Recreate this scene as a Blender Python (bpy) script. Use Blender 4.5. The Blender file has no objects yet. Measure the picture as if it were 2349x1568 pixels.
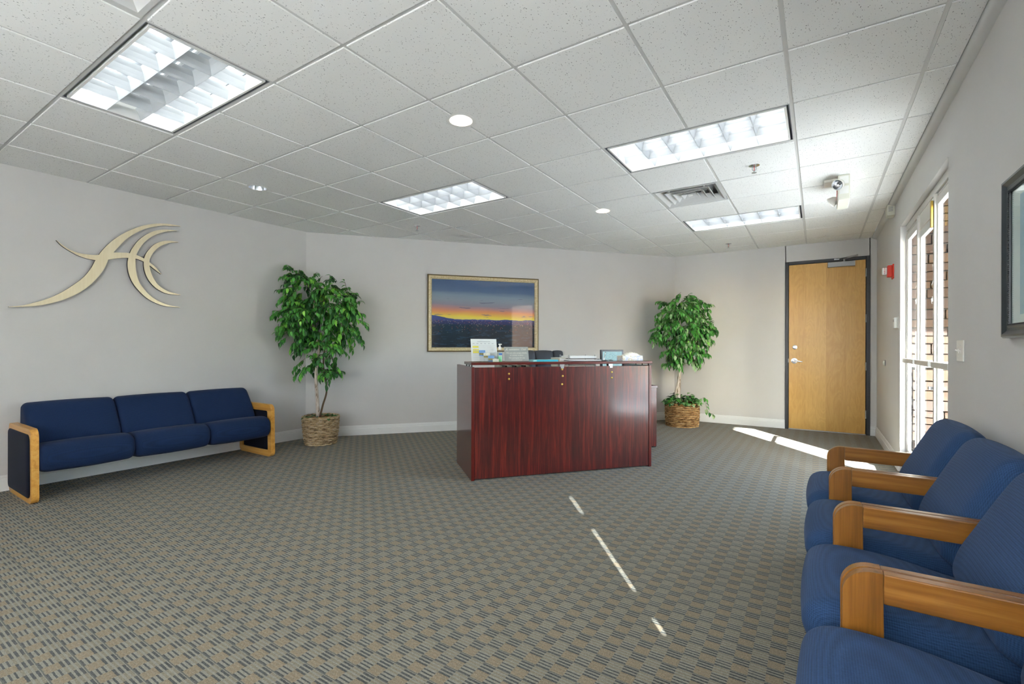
import bpy, bmesh, math, random
from mathutils import Vector, Matrix, Euler, noise as mnoise

SC = bpy.context.scene
COL = SC.collection
PI = math.pi
R = math.radians
T = 0.6096            # ceiling module
CH = 2.67             # ceiling height
EYE = 1.185

# ------------------------------------------------------------------ camera
cam_d = bpy.data.cameras.new('camera')
cam = bpy.data.objects.new('camera', cam_d)
COL.objects.link(cam)
cam_d.sensor_width = 36.0
cam_d.lens = 36.0 * 1083.35 / 2349.0
cam_d.shift_y = 10.875 / 2349.0
cam_d.clip_start = 0.02
cam.matrix_world = (Matrix.Translation((1.35654, -2.10987, EYE)) @ Matrix.Rotation(0.574587, 4, 'Z')
                    @ Matrix.Rotation(PI / 2, 4, 'X') @ Matrix.Rotation(0.00226, 4, 'Z'))
SC.camera = cam

# ------------------------------------------------------------------ light set-up
SUN_ELEV = R(29.7)
SUN_STRENGTH = 20.0
SKY_STRENGTH = 0.6
TUBE_STRENGTH = 6.2
SHADE = 0.62             # share of light the drawn shades let through
SC.view_settings.view_transform = 'Standard'
SC.view_settings.look = 'None'
SC.view_settings.exposure = 2.08
SC.view_settings.gamma = 1.0
SC.view_settings.use_curve_mapping = False

W = bpy.data.worlds.new('sky')
SC.world = W
W.use_nodes = True
wn = W.node_tree
wn.nodes.clear()
wo = wn.nodes.new('ShaderNodeOutputWorld')
wb = wn.nodes.new('ShaderNodeBackground')
ws = wn.nodes.new('ShaderNodeTexSky')
ws.sky_type = 'NISHITA'
ws.sun_disc = False
ws.sun_elevation = SUN_ELEV
# direction to the sun on the ground: (0.618, -0.786)
ws.sun_rotation = math.atan2(0.618, -0.786)
wn.links.new(ws.outputs[0], wb.inputs[0])
wb.inputs[1].default_value = SKY_STRENGTH
wn.links.new(wb.outputs[0], wo.inputs[0])

sun_d = bpy.data.lights.new('sun', 'SUN')
sun_d.energy = SUN_STRENGTH
sun_d.angle = R(0.53)
sun_d.color = (1.0, 0.99, 0.975)
sun = bpy.data.objects.new('sun', sun_d)
COL.objects.link(sun)
sun.location = (8, -8, 6)
_sd = Vector((-0.618 * math.cos(SUN_ELEV), 0.786 * math.cos(SUN_ELEV), -math.sin(SUN_ELEV)))
sun.rotation_euler = _sd.to_track_quat('-Z', 'Y').to_euler()

SC.cycles.max_bounces = 10
SC.cycles.diffuse_bounces = 6
SC.cycles.glossy_bounces = 4
SC.cycles.transparent_max_bounces = 16
SC.cycles.caustics_reflective = False
SC.cycles.caustics_refractive = False
SC.cycles.sample_clamp_indirect = 6.0


# ------------------------------------------------------------------ mesh builder
class MB:
    def __init__(s):
        s.bm = bmesh.new()

    def box(s, a, b, bevel=0.0, M=None, seg=2):
        a, b = Vector(a), Vector(b)
        r = bmesh.ops.create_cube(s.bm, size=1.0)
        vs = r['verts']
        c, d = (a + b) / 2, b - a
        for v in vs:
            v.co = Vector((v.co.x * d.x + c.x, v.co.y * d.y + c.y, v.co.z * d.z + c.z))
        if bevel > 0:
            es = {e for v in vs for e in v.link_edges}
            r2 = bmesh.ops.bevel(s.bm, geom=list(es), offset=bevel, segments=seg, affect='EDGES', profile=0.5)
            vs = list({v for f in r2['faces'] for v in f.verts} | {v for v in vs if v.is_valid})
        if M is not None:
            for v in vs:
                v.co = M @ v.co
        return s

    def cyl(s, p, q, r1, r2=None, n=16, caps=True):
        p, q = Vector(p), Vector(q)
        r2 = r1 if r2 is None else r2
        z = (q - p).normalized()
        x = z.orthogonal().normalized()
        y = z.cross(x)
        A, B = [], []
        for i in range(n):
            t = 2 * PI * i / n
            o = x * math.cos(t) + y * math.sin(t)
            A.append(s.bm.verts.new(p + o * r1))
            B.append(s.bm.verts.new(q + o * r2))
        for i in range(n):
            j = (i + 1) % n
            s.bm.faces.new((A[i], A[j], B[j], B[i]))
        if caps:
            s.bm.faces.new(A[::-1])
            s.bm.faces.new(B)
        return s

    def lathe(s, prof, c=(0, 0, 0), n=24, M=None, caps=True):
        c = Vector(c)
        rings = []
        for r, z in prof:
            ring = []
            for i in range(n):
                t = 2 * PI * i / n
                co = Vector((r * math.cos(t), r * math.sin(t), z))
                if M is not None:
                    co = M @ co
                ring.append(s.bm.verts.new(c + co))
            rings.append(ring)
        for a, b in zip(rings, rings[1:]):
            for i in range(n):
                j = (i + 1) % n
                s.bm.faces.new((a[i], a[j], b[j], b[i]))
        if caps and prof[0][0] > 1e-5:
            s.bm.faces.new(rings[0][::-1])
        if caps and prof[-1][0] > 1e-5:
            s.bm.faces.new(rings[-1])
        return s

    def tube(s, pts, rad, n=8, closed=False):
        pts = [Vector(p) for p in pts]
        m = len(pts)
        rs = rad if isinstance(rad, (list, tuple)) else [rad] * m
        rings = []
        up = None
        for k, p in enumerate(pts):
            if closed:
                d = (pts[(k + 1) % m] - pts[k - 1]).normalized()
            else:
                d = (pts[min(k + 1, m - 1)] - pts[max(k - 1, 0)]).normalized()
            if up is None:
                up = d.orthogonal().normalized()
            x = (up - d * up.dot(d))
            x = x.normalized() if x.length > 1e-6 else d.orthogonal().normalized()
            up = x
            y = d.cross(x)
            rings.append([s.bm.verts.new(p + (x * math.cos(2 * PI * i / n) + y * math.sin(2 * PI * i / n)) * rs[k]) for i in range(n)])
        pr = list(zip(rings, rings[1:]))
        if closed:
            pr.append((rings[-1], rings[0]))
        for a, b in pr:
            for i in range(n):
                j = (i + 1) % n
                s.bm.faces.new((a[i], a[j], b[j], b[i]))
        if not closed:
            s.bm.faces.new(rings[0][::-1])
            s.bm.faces.new(rings[-1])
        return s

    def prism(s, poly, h0, h1, f):
        """poly: 2-D points; f(p, q, h) -> 3-D point"""
        A = [s.bm.verts.new(f(p, q, h0)) for p, q in poly]
        B = [s.bm.verts.new(f(p, q, h1)) for p, q in poly]
        n = len(poly)
        s.bm.faces.new(A[::-1])
        s.bm.faces.new(B)
        for i in range(n):
            j = (i + 1) % n
            s.bm.faces.new((A[i], A[j], B[j], B[i]))
        return s

    def strip(s, a, b, h0, h1, f):
        """band between two equally long 2-D polylines, extruded h0..h1"""
        n = len(a)
        V = [[s.bm.verts.new(f(p[0], p[1], h)) for p in L] for h in (h0, h1) for L in (a, b)]
        a0, b0, a1, b1 = V
        for i in range(n - 1):
            s.bm.faces.new((a1[i], a1[i + 1], b1[i + 1], b1[i]))
            s.bm.faces.new((a0[i], b0[i], b0[i + 1], a0[i + 1]))
            s.bm.faces.new((a0[i], a0[i + 1], a1[i + 1], a1[i]))
            s.bm.faces.new((b0[i], b1[i], b1[i + 1], b0[i + 1]))
        s.bm.faces.new((a0[0], a1[0], b1[0], b0[0]))
        s.bm.faces.new((a0[-1], b0[-1], b1[-1], a1[-1]))
        return s

    def quad(s, *p):
        s.bm.faces.new([s.bm.verts.new(q) for q in p])
        return s

    def loft(s, prof, a0, a1, r, f, crown=0.0, n=6, mid=8, sag=0.0):
        """closed 2-D profile swept from a0 to a1 with pillowed, rounded ends; f(p,q,a)->3-D"""
        m = len(prof)
        P = [Vector((p[0], p[1])) for p in prof]
        area = sum(P[i].x * P[(i + 1) % m].y - P[(i + 1) % m].x * P[i].y for i in range(m))
        sg = 1 if area > 0 else -1
        N = []
        for i in range(m):
            d = (P[(i + 1) % m] - P[i - 1])
            nn = Vector((d.y, -d.x)) * sg
            N.append(nn.normalized())
        secs = []
        for k in range(n + 1):
            th = PI / 2 * k / n
            secs.append((a0 + r - r * math.cos(th), r - r * math.sin(th)))
        inner = [(a0 + r + (a1 - a0 - 2 * r) * k / mid, 0.0) for k in range(1, mid)]
        secs = secs + inner + [(a0 + a1 - p, i) for p, i in reversed(secs)]
        rings = []
        for pos, ins in secs:
            t = (pos - a0) / (a1 - a0)
            b = crown * math.sin(PI * t)
            ring = []
            for i in range(m):
                p = P[i] + N[i] * (b - ins)
                q = p.y - sag * math.sin(PI * t) * max(0.0, N[i].y)
                ring.append(s.bm.verts.new(f(p.x, q, pos)))
            rings.append(ring)
        for a, b in zip(rings, rings[1:]):
            for i in range(m):
                j = (i + 1) % m
                s.bm.faces.new((a[i], a[j], b[j], b[i]))
        s.bm.faces.new(rings[0][::-1])
        s.bm.faces.new(rings[-1])
        return s

    def mesh(s, name, mat=None, smooth=False, inv=None):
        if inv is not None:
            s.bm.transform(inv)
        bmesh.ops.recalc_face_normals(s.bm, faces=s.bm.faces)
        me = bpy.data.meshes.new(name)
        s.bm.to_mesh(me)
        s.bm.free()
        if mat:
            me.materials.append(mat)
        if smooth:
            me.polygons.foreach_set('use_smooth', [True] * len(me.polygons))
            if smooth != 'all':
                try:
                    me.set_sharp_from_angle(angle=R(smooth if smooth is not True else 35))
                except Exception:
                    pass
        return me


def crom(pts, n=6, closed=True):
    out = []
    m = len(pts)
    V = [Vector(p) for p in pts]
    rng = range(m) if closed else range(m - 1)
    for i in rng:
        if closed:
            p0, p1, p2, p3 = V[i - 1], V[i], V[(i + 1) % m], V[(i + 2) % m]
        else:
            p0, p1, p2, p3 = V[max(i - 1, 0)], V[i], V[i + 1], V[min(i + 2, m - 1)]
        for k in range(n):
            t = k / n
            out.append(0.5 * ((2 * p1) + (p2 - p0) * t + (2 * p0 - 5 * p1 + 4 * p2 - p3) * t * t + (3 * p1 - p0 - 3 * p2 + p3) * t ** 3))
    if not closed:
        out.append(V[-1])
    return out


def resample(pts, n):
    P = crom(pts, 8, False)
    L = [0.0]
    for a, b in zip(P, P[1:]):
        L.append(L[-1] + (b - a).length)
    out = []
    j = 0
    for k in range(n):
        d = L[-1] * k / (n - 1)
        while j < len(L) - 2 and L[j + 1] < d:
            j += 1
        t = (d - L[j]) / max(1e-9, L[j + 1] - L[j])
        out.append(P[j].lerp(P[j + 1], min(1, max(0, t))))
    return out


def tag(o, label=None, cat=None, group=None, kind=None):
    if label: o['label'] = label
    if cat: o['category'] = cat
    if group: o['group'] = group
    if kind: o['kind'] = kind
    return o


def thing(name, loc, label, cat, group=None, rz=0.0):
    o = bpy.data.objects.new(name, None)
    o.empty_display_size = 0.1
    COL.objects.link(o)
    o.location = loc
    o.rotation_euler = (0, 0, rz)
    o.matrix_basis = Matrix.Translation(loc) @ Matrix.Rotation(rz, 4, 'Z')
    return tag(o, label, cat, group)


def world_inv(o):
    M = Matrix.Identity(4)
    while o is not None:
        M = o.matrix_basis @ M
        o = o.parent
    return M.inverted()


def part(name, mb, mat, root=None, smooth=False, world=True, label=None):
    """link mb as one mesh object; world=True: mb is in world coordinates"""
    inv = world_inv(root) if (root is not None and world) else None
    o = bpy.data.objects.new(name, mb.mesh(name, mat, smooth, inv))
    COL.objects.link(o)
    if root is not None:
        o.parent = root
    if label: o['label'] = label
    return o


def inst(name, me, root, M):
    o = bpy.data.objects.new(name, me)
    COL.objects.link(o)
    o.parent = root
    o.matrix_basis = M
    return o


def copy_tree(o, parent=None):
    c = o.copy()
    COL.objects.link(c)
    c.parent = parent
    for ch in list(o.children):
        copy_tree(ch, c)
    return c


def structure(name, mb, mat, smooth=False, label=None):
    o = part(name, mb, mat, None, smooth)
    o['kind'] = 'structure'
    if label: o['label'] = label
    return o


def text_mesh(body, size, depth=0.001, align='CENTER', shear=0.0, spacing=1.0):
    cu = bpy.data.curves.new('lettering', 'FONT')
    cu.body = body
    cu.size = size
    cu.extrude = depth
    cu.align_x = align
    cu.align_y = 'CENTER'
    cu.shear = shear
    cu.space_line = spacing
    ob = bpy.data.objects.new('lettering', cu)
    COL.objects.link(ob)
    bpy.context.view_layer.update()
    dg = bpy.context.evaluated_depsgraph_get()
    me = bpy.data.meshes.new_from_object(ob.evaluated_get(dg))
    bpy.data.objects.remove(ob)
    bpy.data.curves.remove(cu)
    return me


def lettering(name, body, size, M, mat, root, depth=0.0008, align='CENTER', shear=0.0, spacing=1.0):
    """M is the world matrix of the text plane (x right, y up, z out of the surface)"""
    me = text_mesh(body, size, depth, align, shear, spacing)
    me.transform((world_inv(root) @ M) if root is not None else M)
    me.materials.clear()
    me.materials.append(mat)
    o = bpy.data.objects.new(name, me)
    COL.objects.link(o)
    o.parent = root
    return o


# ------------------------------------------------------------------ material builder
class NT:
    def __init__(s, name):
        s.m = bpy.data.materials.new(name)
        s.m.use_nodes = True
        s.t = s.m.node_tree
        s.t.nodes.clear()
        s.out = s.n('ShaderNodeOutputMaterial')

    def n(s, typ, **kw):
        nd = s.t.nodes.new(typ)
        for k, v in kw.items():
            setattr(nd, k, v)
        return nd

    def l(s, a, b):
        s.t.links.new(a, b)

    def setin(s, sock, v):
        if hasattr(v, 'is_linked') or hasattr(v, 'links'):
            s.l(v, sock)
        elif isinstance(v, (tuple, list)) and len(v) == 3 and sock.type == 'RGBA':
            sock.default_value = (*v, 1)
        else:
            sock.default_value = v

    def math(s, op, a, b=None, c=None, clamp=False):
        nd = s.n('ShaderNodeMath', operation=op, use_clamp=clamp)
        for i, v in enumerate((a, b, c)):
            if v is not None:
                s.setin(nd.inputs[i], v)
        return nd.outputs[0]

    def mix(s, f, a, b, typ='MIX'):
        nd = s.n('ShaderNodeMix', data_type='RGBA', blend_type=typ)
        s.setin(nd.inputs[0], f)
        s.setin(nd.inputs[6], a)
        s.setin(nd.inputs[7], b)
        return nd.outputs[2]

    def ramp(s, f, stops, interp='LINEAR'):
        nd = s.n('ShaderNodeValToRGB')
        cr = nd.color_ramp
        cr.interpolation = interp
        while len(cr.elements) > 1:
            cr.elements.remove(cr.elements[-1])
        for i, (p, c) in enumerate(stops):
            e = cr.elements[0] if i == 0 else cr.elements.new(p)
            e.position = p
            e.color = (*c, 1) if len(c) == 3 else c
        s.l(f, nd.inputs[0])
        return nd.outputs[0]

    def coord(s, kind='Object', scale=(1, 1, 1), loc=(0, 0, 0), rot=(0, 0, 0)):
        tc = s.n('ShaderNodeTexCoord')
        mp = s.n('ShaderNodeMapping')
        mp.inputs['Scale'].default_value = scale
        mp.inputs['Location'].default_value = loc
        mp.inputs['Rotation'].default_value = rot
        s.l(tc.outputs[kind], mp.inputs[0])
        return mp.outputs[0]

    def noise(s, vec, scale=5, detail=3, rough=0.5, dist=0.0, out=0):
        nd = s.n('ShaderNodeTexNoise')
        if vec is not None: s.l(vec, nd.inputs['Vector'])
        nd.inputs['Scale'].default_value = scale
        nd.inputs['Detail'].default_value = detail
        nd.inputs['Roughness'].default_value = rough
        nd.inputs['Distortion'].default_value = dist
        return nd.outputs[out]

    def bump(s, h, strength=0.2, dist=0.01):
        nd = s.n('ShaderNodeBump')
        nd.inputs['Strength'].default_value = strength
        nd.inputs['Distance'].default_value = dist
        s.l(h, nd.inputs['Height'])
        return nd.outputs[0]

    def bsdf(s, color, rough=0.5, metal=0.0, spec=0.5, normal=None, emis=None, estr=0.0, coat=0.0, trans=0.0, sheen=0.0, coat_rough=0.05):
        nd = s.n('ShaderNodeBsdfPrincipled')
        s.setin(nd.inputs['Base Color'], color)
        s.setin(nd.inputs['Roughness'], rough)
        s.setin(nd.inputs['Metallic'], metal)
        s.setin(nd.inputs['Specular IOR Level'], spec)
        nd.inputs['Coat Weight'].default_value = coat
        nd.inputs['Coat Roughness'].default_value = coat_rough
        nd.inputs['Transmission Weight'].default_value = trans
        nd.inputs['Sheen Weight'].default_value = sheen
        if normal is not None: s.l(normal, nd.inputs['Normal'])
        if emis is not None:
            s.setin(nd.inputs['Emission Color'], emis)
            nd.inputs['Emission Strength'].default_value = estr
        s.l(nd.outputs[0], s.out.inputs[0])
        return nd


def srgb(r, g, b):
    f = lambda c: c / 12.92 if c <= 0.04045 else ((c + 0.055) / 1.055) ** 2.4
    return (f(r / 255), f(g / 255), f(b / 255))


def plain(name, c, rough=0.5, metal=0.0, spec=0.5, coat=0.0, vary=0.06, vs=8.0, emis=None, estr=0.0):
    t = NT(name)
    nz = t.noise(t.coord(), vs, 3)
    col = t.mix(nz, tuple(x * (1 - vary) for x in c), tuple(min(1, x * (1 + vary)) for x in c))
    t.bsdf(col, rough, metal, spec, coat=coat, emis=emis, estr=estr)
    return t.m


M = {}
# walls: eggshell greige paint with fine roller relief
def wall_paint():
    t = NT('wall_paint')
    v = t.coord()
    col = t.mix(t.noise(v, 2.5, 4), srgb(200, 197, 194), srgb(207, 205, 202))
    t.bsdf(col, 0.6, 0, 0.3, t.bump(t.noise(v, 260, 2), 0.08, 0.002))
    return t.m
M['wall'] = wall_paint()
M['white_trim'] = plain('white_trim_paint', srgb(226, 226, 224), 0.4, vary=0.02)
M['grid'] = plain('white_grid_enamel', srgb(204, 204, 202), 0.45, vary=0.02)
M['white_metal'] = plain('white_enamel', srgb(232, 232, 228), 0.4, vary=0.02)
M['white_plastic'] = plain('white_plastic', srgb(226, 224, 216), 0.4, vary=0.03)
M['almond'] = plain('almond_plastic', srgb(220, 219, 205), 0.45, vary=0.03)
M['chrome'] = plain('brushed_chrome', srgb(205, 207, 210), 0.25, 1.0, vary=0.04)
M['steel'] = plain('satin_steel', srgb(176, 178, 180), 0.38, 0.9, vary=0.04)
M['grey_paint'] = plain('grey_metal_paint', srgb(160, 160, 160), 0.45, 0.3, vary=0.03)
M['dark_gap'] = plain('dark_gap', srgb(70, 72, 76), 0.7)
M['gap_grey'] = plain('grey_fixture_body', srgb(118, 122, 128), 0.6)
M['black_frame'] = plain('black_frame_paint', srgb(38, 39, 42), 0.35, vary=0.08)
M['black'] = plain('black_plastic', srgb(24, 24, 26), 0.45, vary=0.1)
M['brass'] = plain('brass', srgb(190, 160, 80), 0.35, 0.9)
M['aluminium'] = plain('bronze_white_aluminium', srgb(206, 203, 196), 0.38, 0.0, vary=0.02)
M['paper'] = plain('white_paper', srgb(238, 238, 236), 0.7, vary=0.02)
M['red'] = plain('red_enamel', srgb(222, 60, 40), 0.4, vary=0.04)
M['red_print'] = plain('red_print', srgb(205, 50, 45), 0.6)
M['letter_white'] = plain('white_print', srgb(245, 243, 232), 0.6, vary=0.02)
M['rubber'] = plain('black_rubber', srgb(28, 28, 28), 0.7)
M['yellow'] = plain('yellow_highlight', srgb(226, 214, 84), 0.7)
M['grey_print'] = plain('grey_print', srgb(150, 152, 158), 0.8)
M['blue_print'] = plain('blue_print', srgb(70, 110, 170), 0.7)
M['teal'] = plain('teal_card', srgb(40, 176, 205), 0.5)
M['teal_light'] = plain('pale_teal_card', srgb(150, 214, 214), 0.5)
M['green_gel'] = plain('green_gel', srgb(120, 205, 150), 0.15, vary=0.03)
M['concrete'] = plain('pale_concrete', srgb(206, 206, 206), 0.8, vary=0.08, vs=3)
M['stucco'] = plain('pale_stucco', srgb(208, 205, 200), 0.85, vary=0.06)
M['mulch'] = plain('brown_mulch', srgb(150, 112, 58), 0.9, vary=0.35, vs=60)
M['bark_pale'] = None


def tile_mat():
    t = NT('mineral_fibre_tile')
    v = t.coord('Object')
    geo = t.n('ShaderNodeNewGeometry')
    vo = t.n('ShaderNodeTexVoronoi')
    vo.inputs['Scale'].default_value = 150
    mp = t.n('ShaderNodeMapping')
    mp.inputs['Scale'].default_value = (1.0, 0.62, 1.0)
    mp.inputs['Rotation'].default_value = (0, 0, 0.5)
    dn = t.noise(geo.outputs['Position'], 60, 2, out=1)
    ad = t.n('ShaderNodeVectorMath', operation='MULTIPLY_ADD')
    t.l(dn, ad.inputs[0]); ad.inputs[1].default_value = (0.012, 0.012, 0.0); t.l(geo.outputs['Position'], ad.inputs[2])
    t.l(ad.outputs[0], mp.inputs[0])
    t.l(mp.outputs[0], vo.inputs['Vector'])
    ca = t.n('ShaderNodeSeparateColor'); t.l(vo.outputs['Color'], ca.inputs[0])
    rad = t.math('MULTIPLY', t.math('SUBTRACT', ca.outputs[0], 0.42, clamp=True), 0.52)
    pit = t.math('LESS_THAN', vo.outputs['Distance'], rad)
    fine = t.noise(geo.outputs['Position'], 420, 2, 0.6)
    pin = t.math('GREATER_THAN', fine, 0.68)
    base = t.mix(t.noise(geo.outputs['Position'], 1.1, 2), srgb(232, 232, 230), srgb(238, 238, 235))
    c1 = t.mix(t.math('MULTIPLY', pin, 0.35), base, srgb(150, 150, 148))
    c2 = t.mix(t.math('MULTIPLY', pit, 0.85), c1, srgb(112, 112, 112))
    h = t.math('SUBTRACT', t.math('MULTIPLY', fine, 0.3), pit)
    t.bsdf(c2, 0.9, 0, 0.1, t.bump(h, 0.25, 0.002))
    return t.m
M['tile'] = tile_mat()


def carpet_mat():
    t = NT('loop_pile_carpet')
    geo = t.n('ShaderNodeNewGeometry')
    pos = geo.outputs['Position']
    wob = t.noise(pos, 90, 2, out=1)
    ad = t.n('ShaderNodeVectorMath', operation='MULTIPLY_ADD')
    t.l(wob, ad.inputs[0]); ad.inputs[1].default_value = (0.006, 0.003, 0); t.l(pos, ad.inputs[2])
    sx = t.n('ShaderNodeSeparateXYZ'); t.l(ad.outputs[0], sx.inputs[0])
    x, y = sx.outputs[0], sx.outputs[1]
    u = t.math('DIVIDE', t.math('SUBTRACT', x, 0.562 - 0.028), 0.1116)
    v = t.math('DIVIDE', t.math('SUBTRACT', y, -0.281 - 0.023), 0.0920)
    fu = t.math('FRACT', u)
    fv = t.math('FRACT', v)
    cu = t.math('GREATER_THAN', fu, 0.5)     # 0 = beige column
    rv = t.math('GREATER_THAN', fv, 0.5)     # 0 = beige row
    fl = t.math('FRACT', t.math('MULTIPLY', fv, 6.0))     # three yarn lines per block
    spk = t.noise(pos, 330, 2, 0.7)
    spk2 = t.noise(pos, 160, 2, 0.6)
    con = lambda n: t.math('ADD', t.math('MULTIPLY', t.math('SUBTRACT', n, 0.5), 2.6), 0.5, clamp=True)
    mot = t.noise(pos, 70, 2, 0.6)
    spk = con(t.math('ADD', t.math('MULTIPLY', spk, 0.6), t.math('MULTIPLY', spk2, 0.4)))
    spk2 = con(spk2)
    lightgrey = t.mix(spk, srgb(112, 112, 102), srgb(164, 162, 149))
    beige = t.mix(spk, srgb(98, 86, 68), srgb(168, 153, 128))
    tan = t.mix(spk, srgb(90, 84, 70), srgb(156, 148, 130))
    dark = t.mix(spk2, srgb(44, 48, 51), srgb(88, 92, 91))
    lineA = t.math('LESS_THAN', fl, 0.40)
    lineB = t.math('LESS_THAN', fl, 0.55)
    lineT = t.math('LESS_THAN', fl, 0.30)
    b00 = t.mix(t.math('MULTIPLY', lineT, 0.25), beige, lightgrey)
    b10 = t.mix(lineA, lightgrey, dark)
    b01 = t.mix(lineB, lightgrey, dark)
    b11 = t.mix(t.math('MULTIPLY', lineB, 0.95), lightgrey, tan)
    r0 = t.mix(cu, b00, b10)
    r1 = t.mix(cu, b01, b11)
    c = t.mix(rv, r0, r1)
    sep = t.math('GREATER_THAN', fv, 0.955)
    c = t.mix(t.math('MULTIPLY', sep, 0.75), c, dark)
    big = t.noise(pos, 0.9, 3)
    c = t.mix(t.math('MULTIPLY', con(mot), 0.30), c, srgb(96, 92, 83))
    h = t.math('ADD', t.math('MULTIPLY', spk, 0.6), t.math('MULTIPLY', t.math('ABSOLUTE', t.math('SUBTRACT', fl, 0.5)), -0.8))
    t.bsdf(c, 0.95, 0, 0.1, t.bump(h, 0.5, 0.004), sheen=0.08)
    return t.m
M['carpet'] = carpet_mat()


def fabric_mat(name, dark, light, scale=1.0, ribs=(1, 0, 0)):
    t = NT(name)
    v = t.coord('Object')
    wv = t.n('ShaderNodeTexWave', wave_type='BANDS', bands_direction='X')
    t.l(v, wv.inputs['Vector']); wv.inputs['Scale'].default_value = 62 * scale; wv.inputs['Distortion'].default_value = 0.6
    wv.inputs['Detail'].default_value = 1.0; wv.inputs['Detail Scale'].default_value = 6
    wy = t.n('ShaderNodeTexWave', wave_type='BANDS', bands_direction='Y')
    t.l(v, wy.inputs['Vector']); wy.inputs['Scale'].default_value = 62 * scale; wy.inputs['Distortion'].default_value = 1.2
    wz = t.n('ShaderNodeTexWave', wave_type='BANDS', bands_direction='Z')
    t.l(v, wz.inputs['Vector']); wz.inputs['Scale'].default_value = 62 * scale; wz.inputs['Distortion'].default_value = 0.6
    w = t.math('MULTIPLY', t.math('ADD', t.math('ADD', wv.outputs[1], wz.outputs[1]), wy.outputs[1]), 0.333)
    nz = t.noise(v, 240, 2, 0.7)
    slub = t.noise(t.coord('Object', (60, 600, 60)), 1.0, 2, 0.6)
    f = t.math('ADD', t.math('MULTIPLY', w, 0.45), t.math('MULTIPLY', t.math('ADD', nz, slub), 0.28))
    c = t.mix(f, dark, light)
    h = t.math('ADD', w, t.math('MULTIPLY', nz, 0.5))
    t.bsdf(c, 0.85, 0, 0.2, t.bump(h, 0.35, 0.002), sheen=0.04)
    return t.m
M['blue'] = fabric_mat('blue_woven_upholstery', srgb(17, 29, 53), srgb(54, 87, 131))
M['navy'] = fabric_mat('navy_woven_upholstery', srgb(9, 18, 40), srgb(32, 56, 98))  # darker copy of the chair blue; the sofa's dimmer light is in the colour
M['navy_dark'] = fabric_mat('dark_navy_panel_cloth', srgb(5, 8, 20), srgb(16, 25, 50))


def wood_mat(name, c0, c1, c2, axis='x', rough=0.35, scale=1.0, coat=0.0, freq=26.0, spec=0.5):
    t = NT(name)
    s = {'x': (1.2, freq, freq), 'y': (freq, 1.2, freq), 'z': (freq, freq, 1.2)}[axis]
    v = t.coord('Object', tuple(q * scale for q in s))
    n1 = t.noise(v, 1.0, 4, 0.6, 0.6)
    fine = t.noise(t.coord('Object', tuple(q * scale * 5 for q in s)), 1.0, 3, 0.6)
    f = t.math('ADD', t.math('MULTIPLY', n1, 0.75), t.math('MULTIPLY', fine, 0.25))
    c = t.ramp(f, [(0.30, c0), (0.5, c1), (0.70, c2)])
    t.bsdf(c, rough, 0, spec, t.bump(fine, 0.05, 0.001), coat=coat, coat_rough=0.12)
    return t.m
OAK = (srgb(92, 56, 16), srgb(138, 88, 30), srgb(164, 112, 50))
M['oak_x'] = wood_mat('oak_grain_along_arm', *OAK, axis='x', rough=0.3, coat=0.25)
M['oak_z'] = wood_mat('oak_grain_upright', *OAK, axis='z', rough=0.3, coat=0.25)
OAK2 = (srgb(176, 116, 42), srgb(214, 156, 70), srgb(226, 176, 96))
M['oak_light_x'] = wood_mat('honey_oak_lengthwise', *OAK2, axis='x', rough=0.35, coat=0.2)
M['mahogany'] = wood_mat('mahogany_laminate', srgb(48, 14, 14), srgb(78, 22, 19), srgb(132, 40, 28), axis='z', rough=0.3, scale=1.6, coat=0.55, spec=0.6)
M['mahogany_plain'] = plain('mahogany_side_laminate', srgb(74, 22, 20), 0.3, spec=0.6, coat=0.6, vary=0.12)
M['mahogany_edge'] = plain('mahogany_edge_band', srgb(92, 22, 16), 0.3, spec=0.6)


def door_wood():
    t = NT('maple_veneer')
    v = t.coord('Object')
    sx = t.n('ShaderNodeSeparateXYZ'); t.l(v, sx.inputs[0])
    leaf = t.math('FLOOR', t.math('DIVIDE', sx.outputs[0], 0.235))
    w = t.n('ShaderNodeCombineXYZ')
    t.l(t.math('ADD', t.math('MULTIPLY', sx.outputs[0], 5.0), t.math('MULTIPLY', leaf, 7.3)), w.inputs[0])
    t.l(t.math('MULTIPLY', sx.outputs[2], 1.1), w.inputs[2])
    n1 = t.noise(w.outputs[0], 1.6, 3, 0.5, 1.2)
    rings = t.math('FRACT', t.math('MULTIPLY', n1, 7.0))
    rings = t.math('ABSOLUTE', t.math('SUBTRACT', rings, 0.5))
    fine = t.noise(t.coord('Object', (140, 140, 3)), 1, 3)
    lo = t.math('FRACT', t.math('MULTIPLY', leaf, 0.37))
    f = t.math('ADD', t.math('ADD', t.math('MULTIPLY', rings, 0.35), t.math('MULTIPLY', fine, 0.35)), t.math('MULTIPLY', lo, 0.3))
    c = t.ramp(f, [(0.1, srgb(196, 146, 66)), (0.5, srgb(216, 168, 86)), (0.85, srgb(230, 186, 106))])
    t.bsdf(c, 0.32, 0, 0.5, coat=0.15, coat_rough=0.2)
    return t.m
M['maple'] = door_wood()


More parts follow.
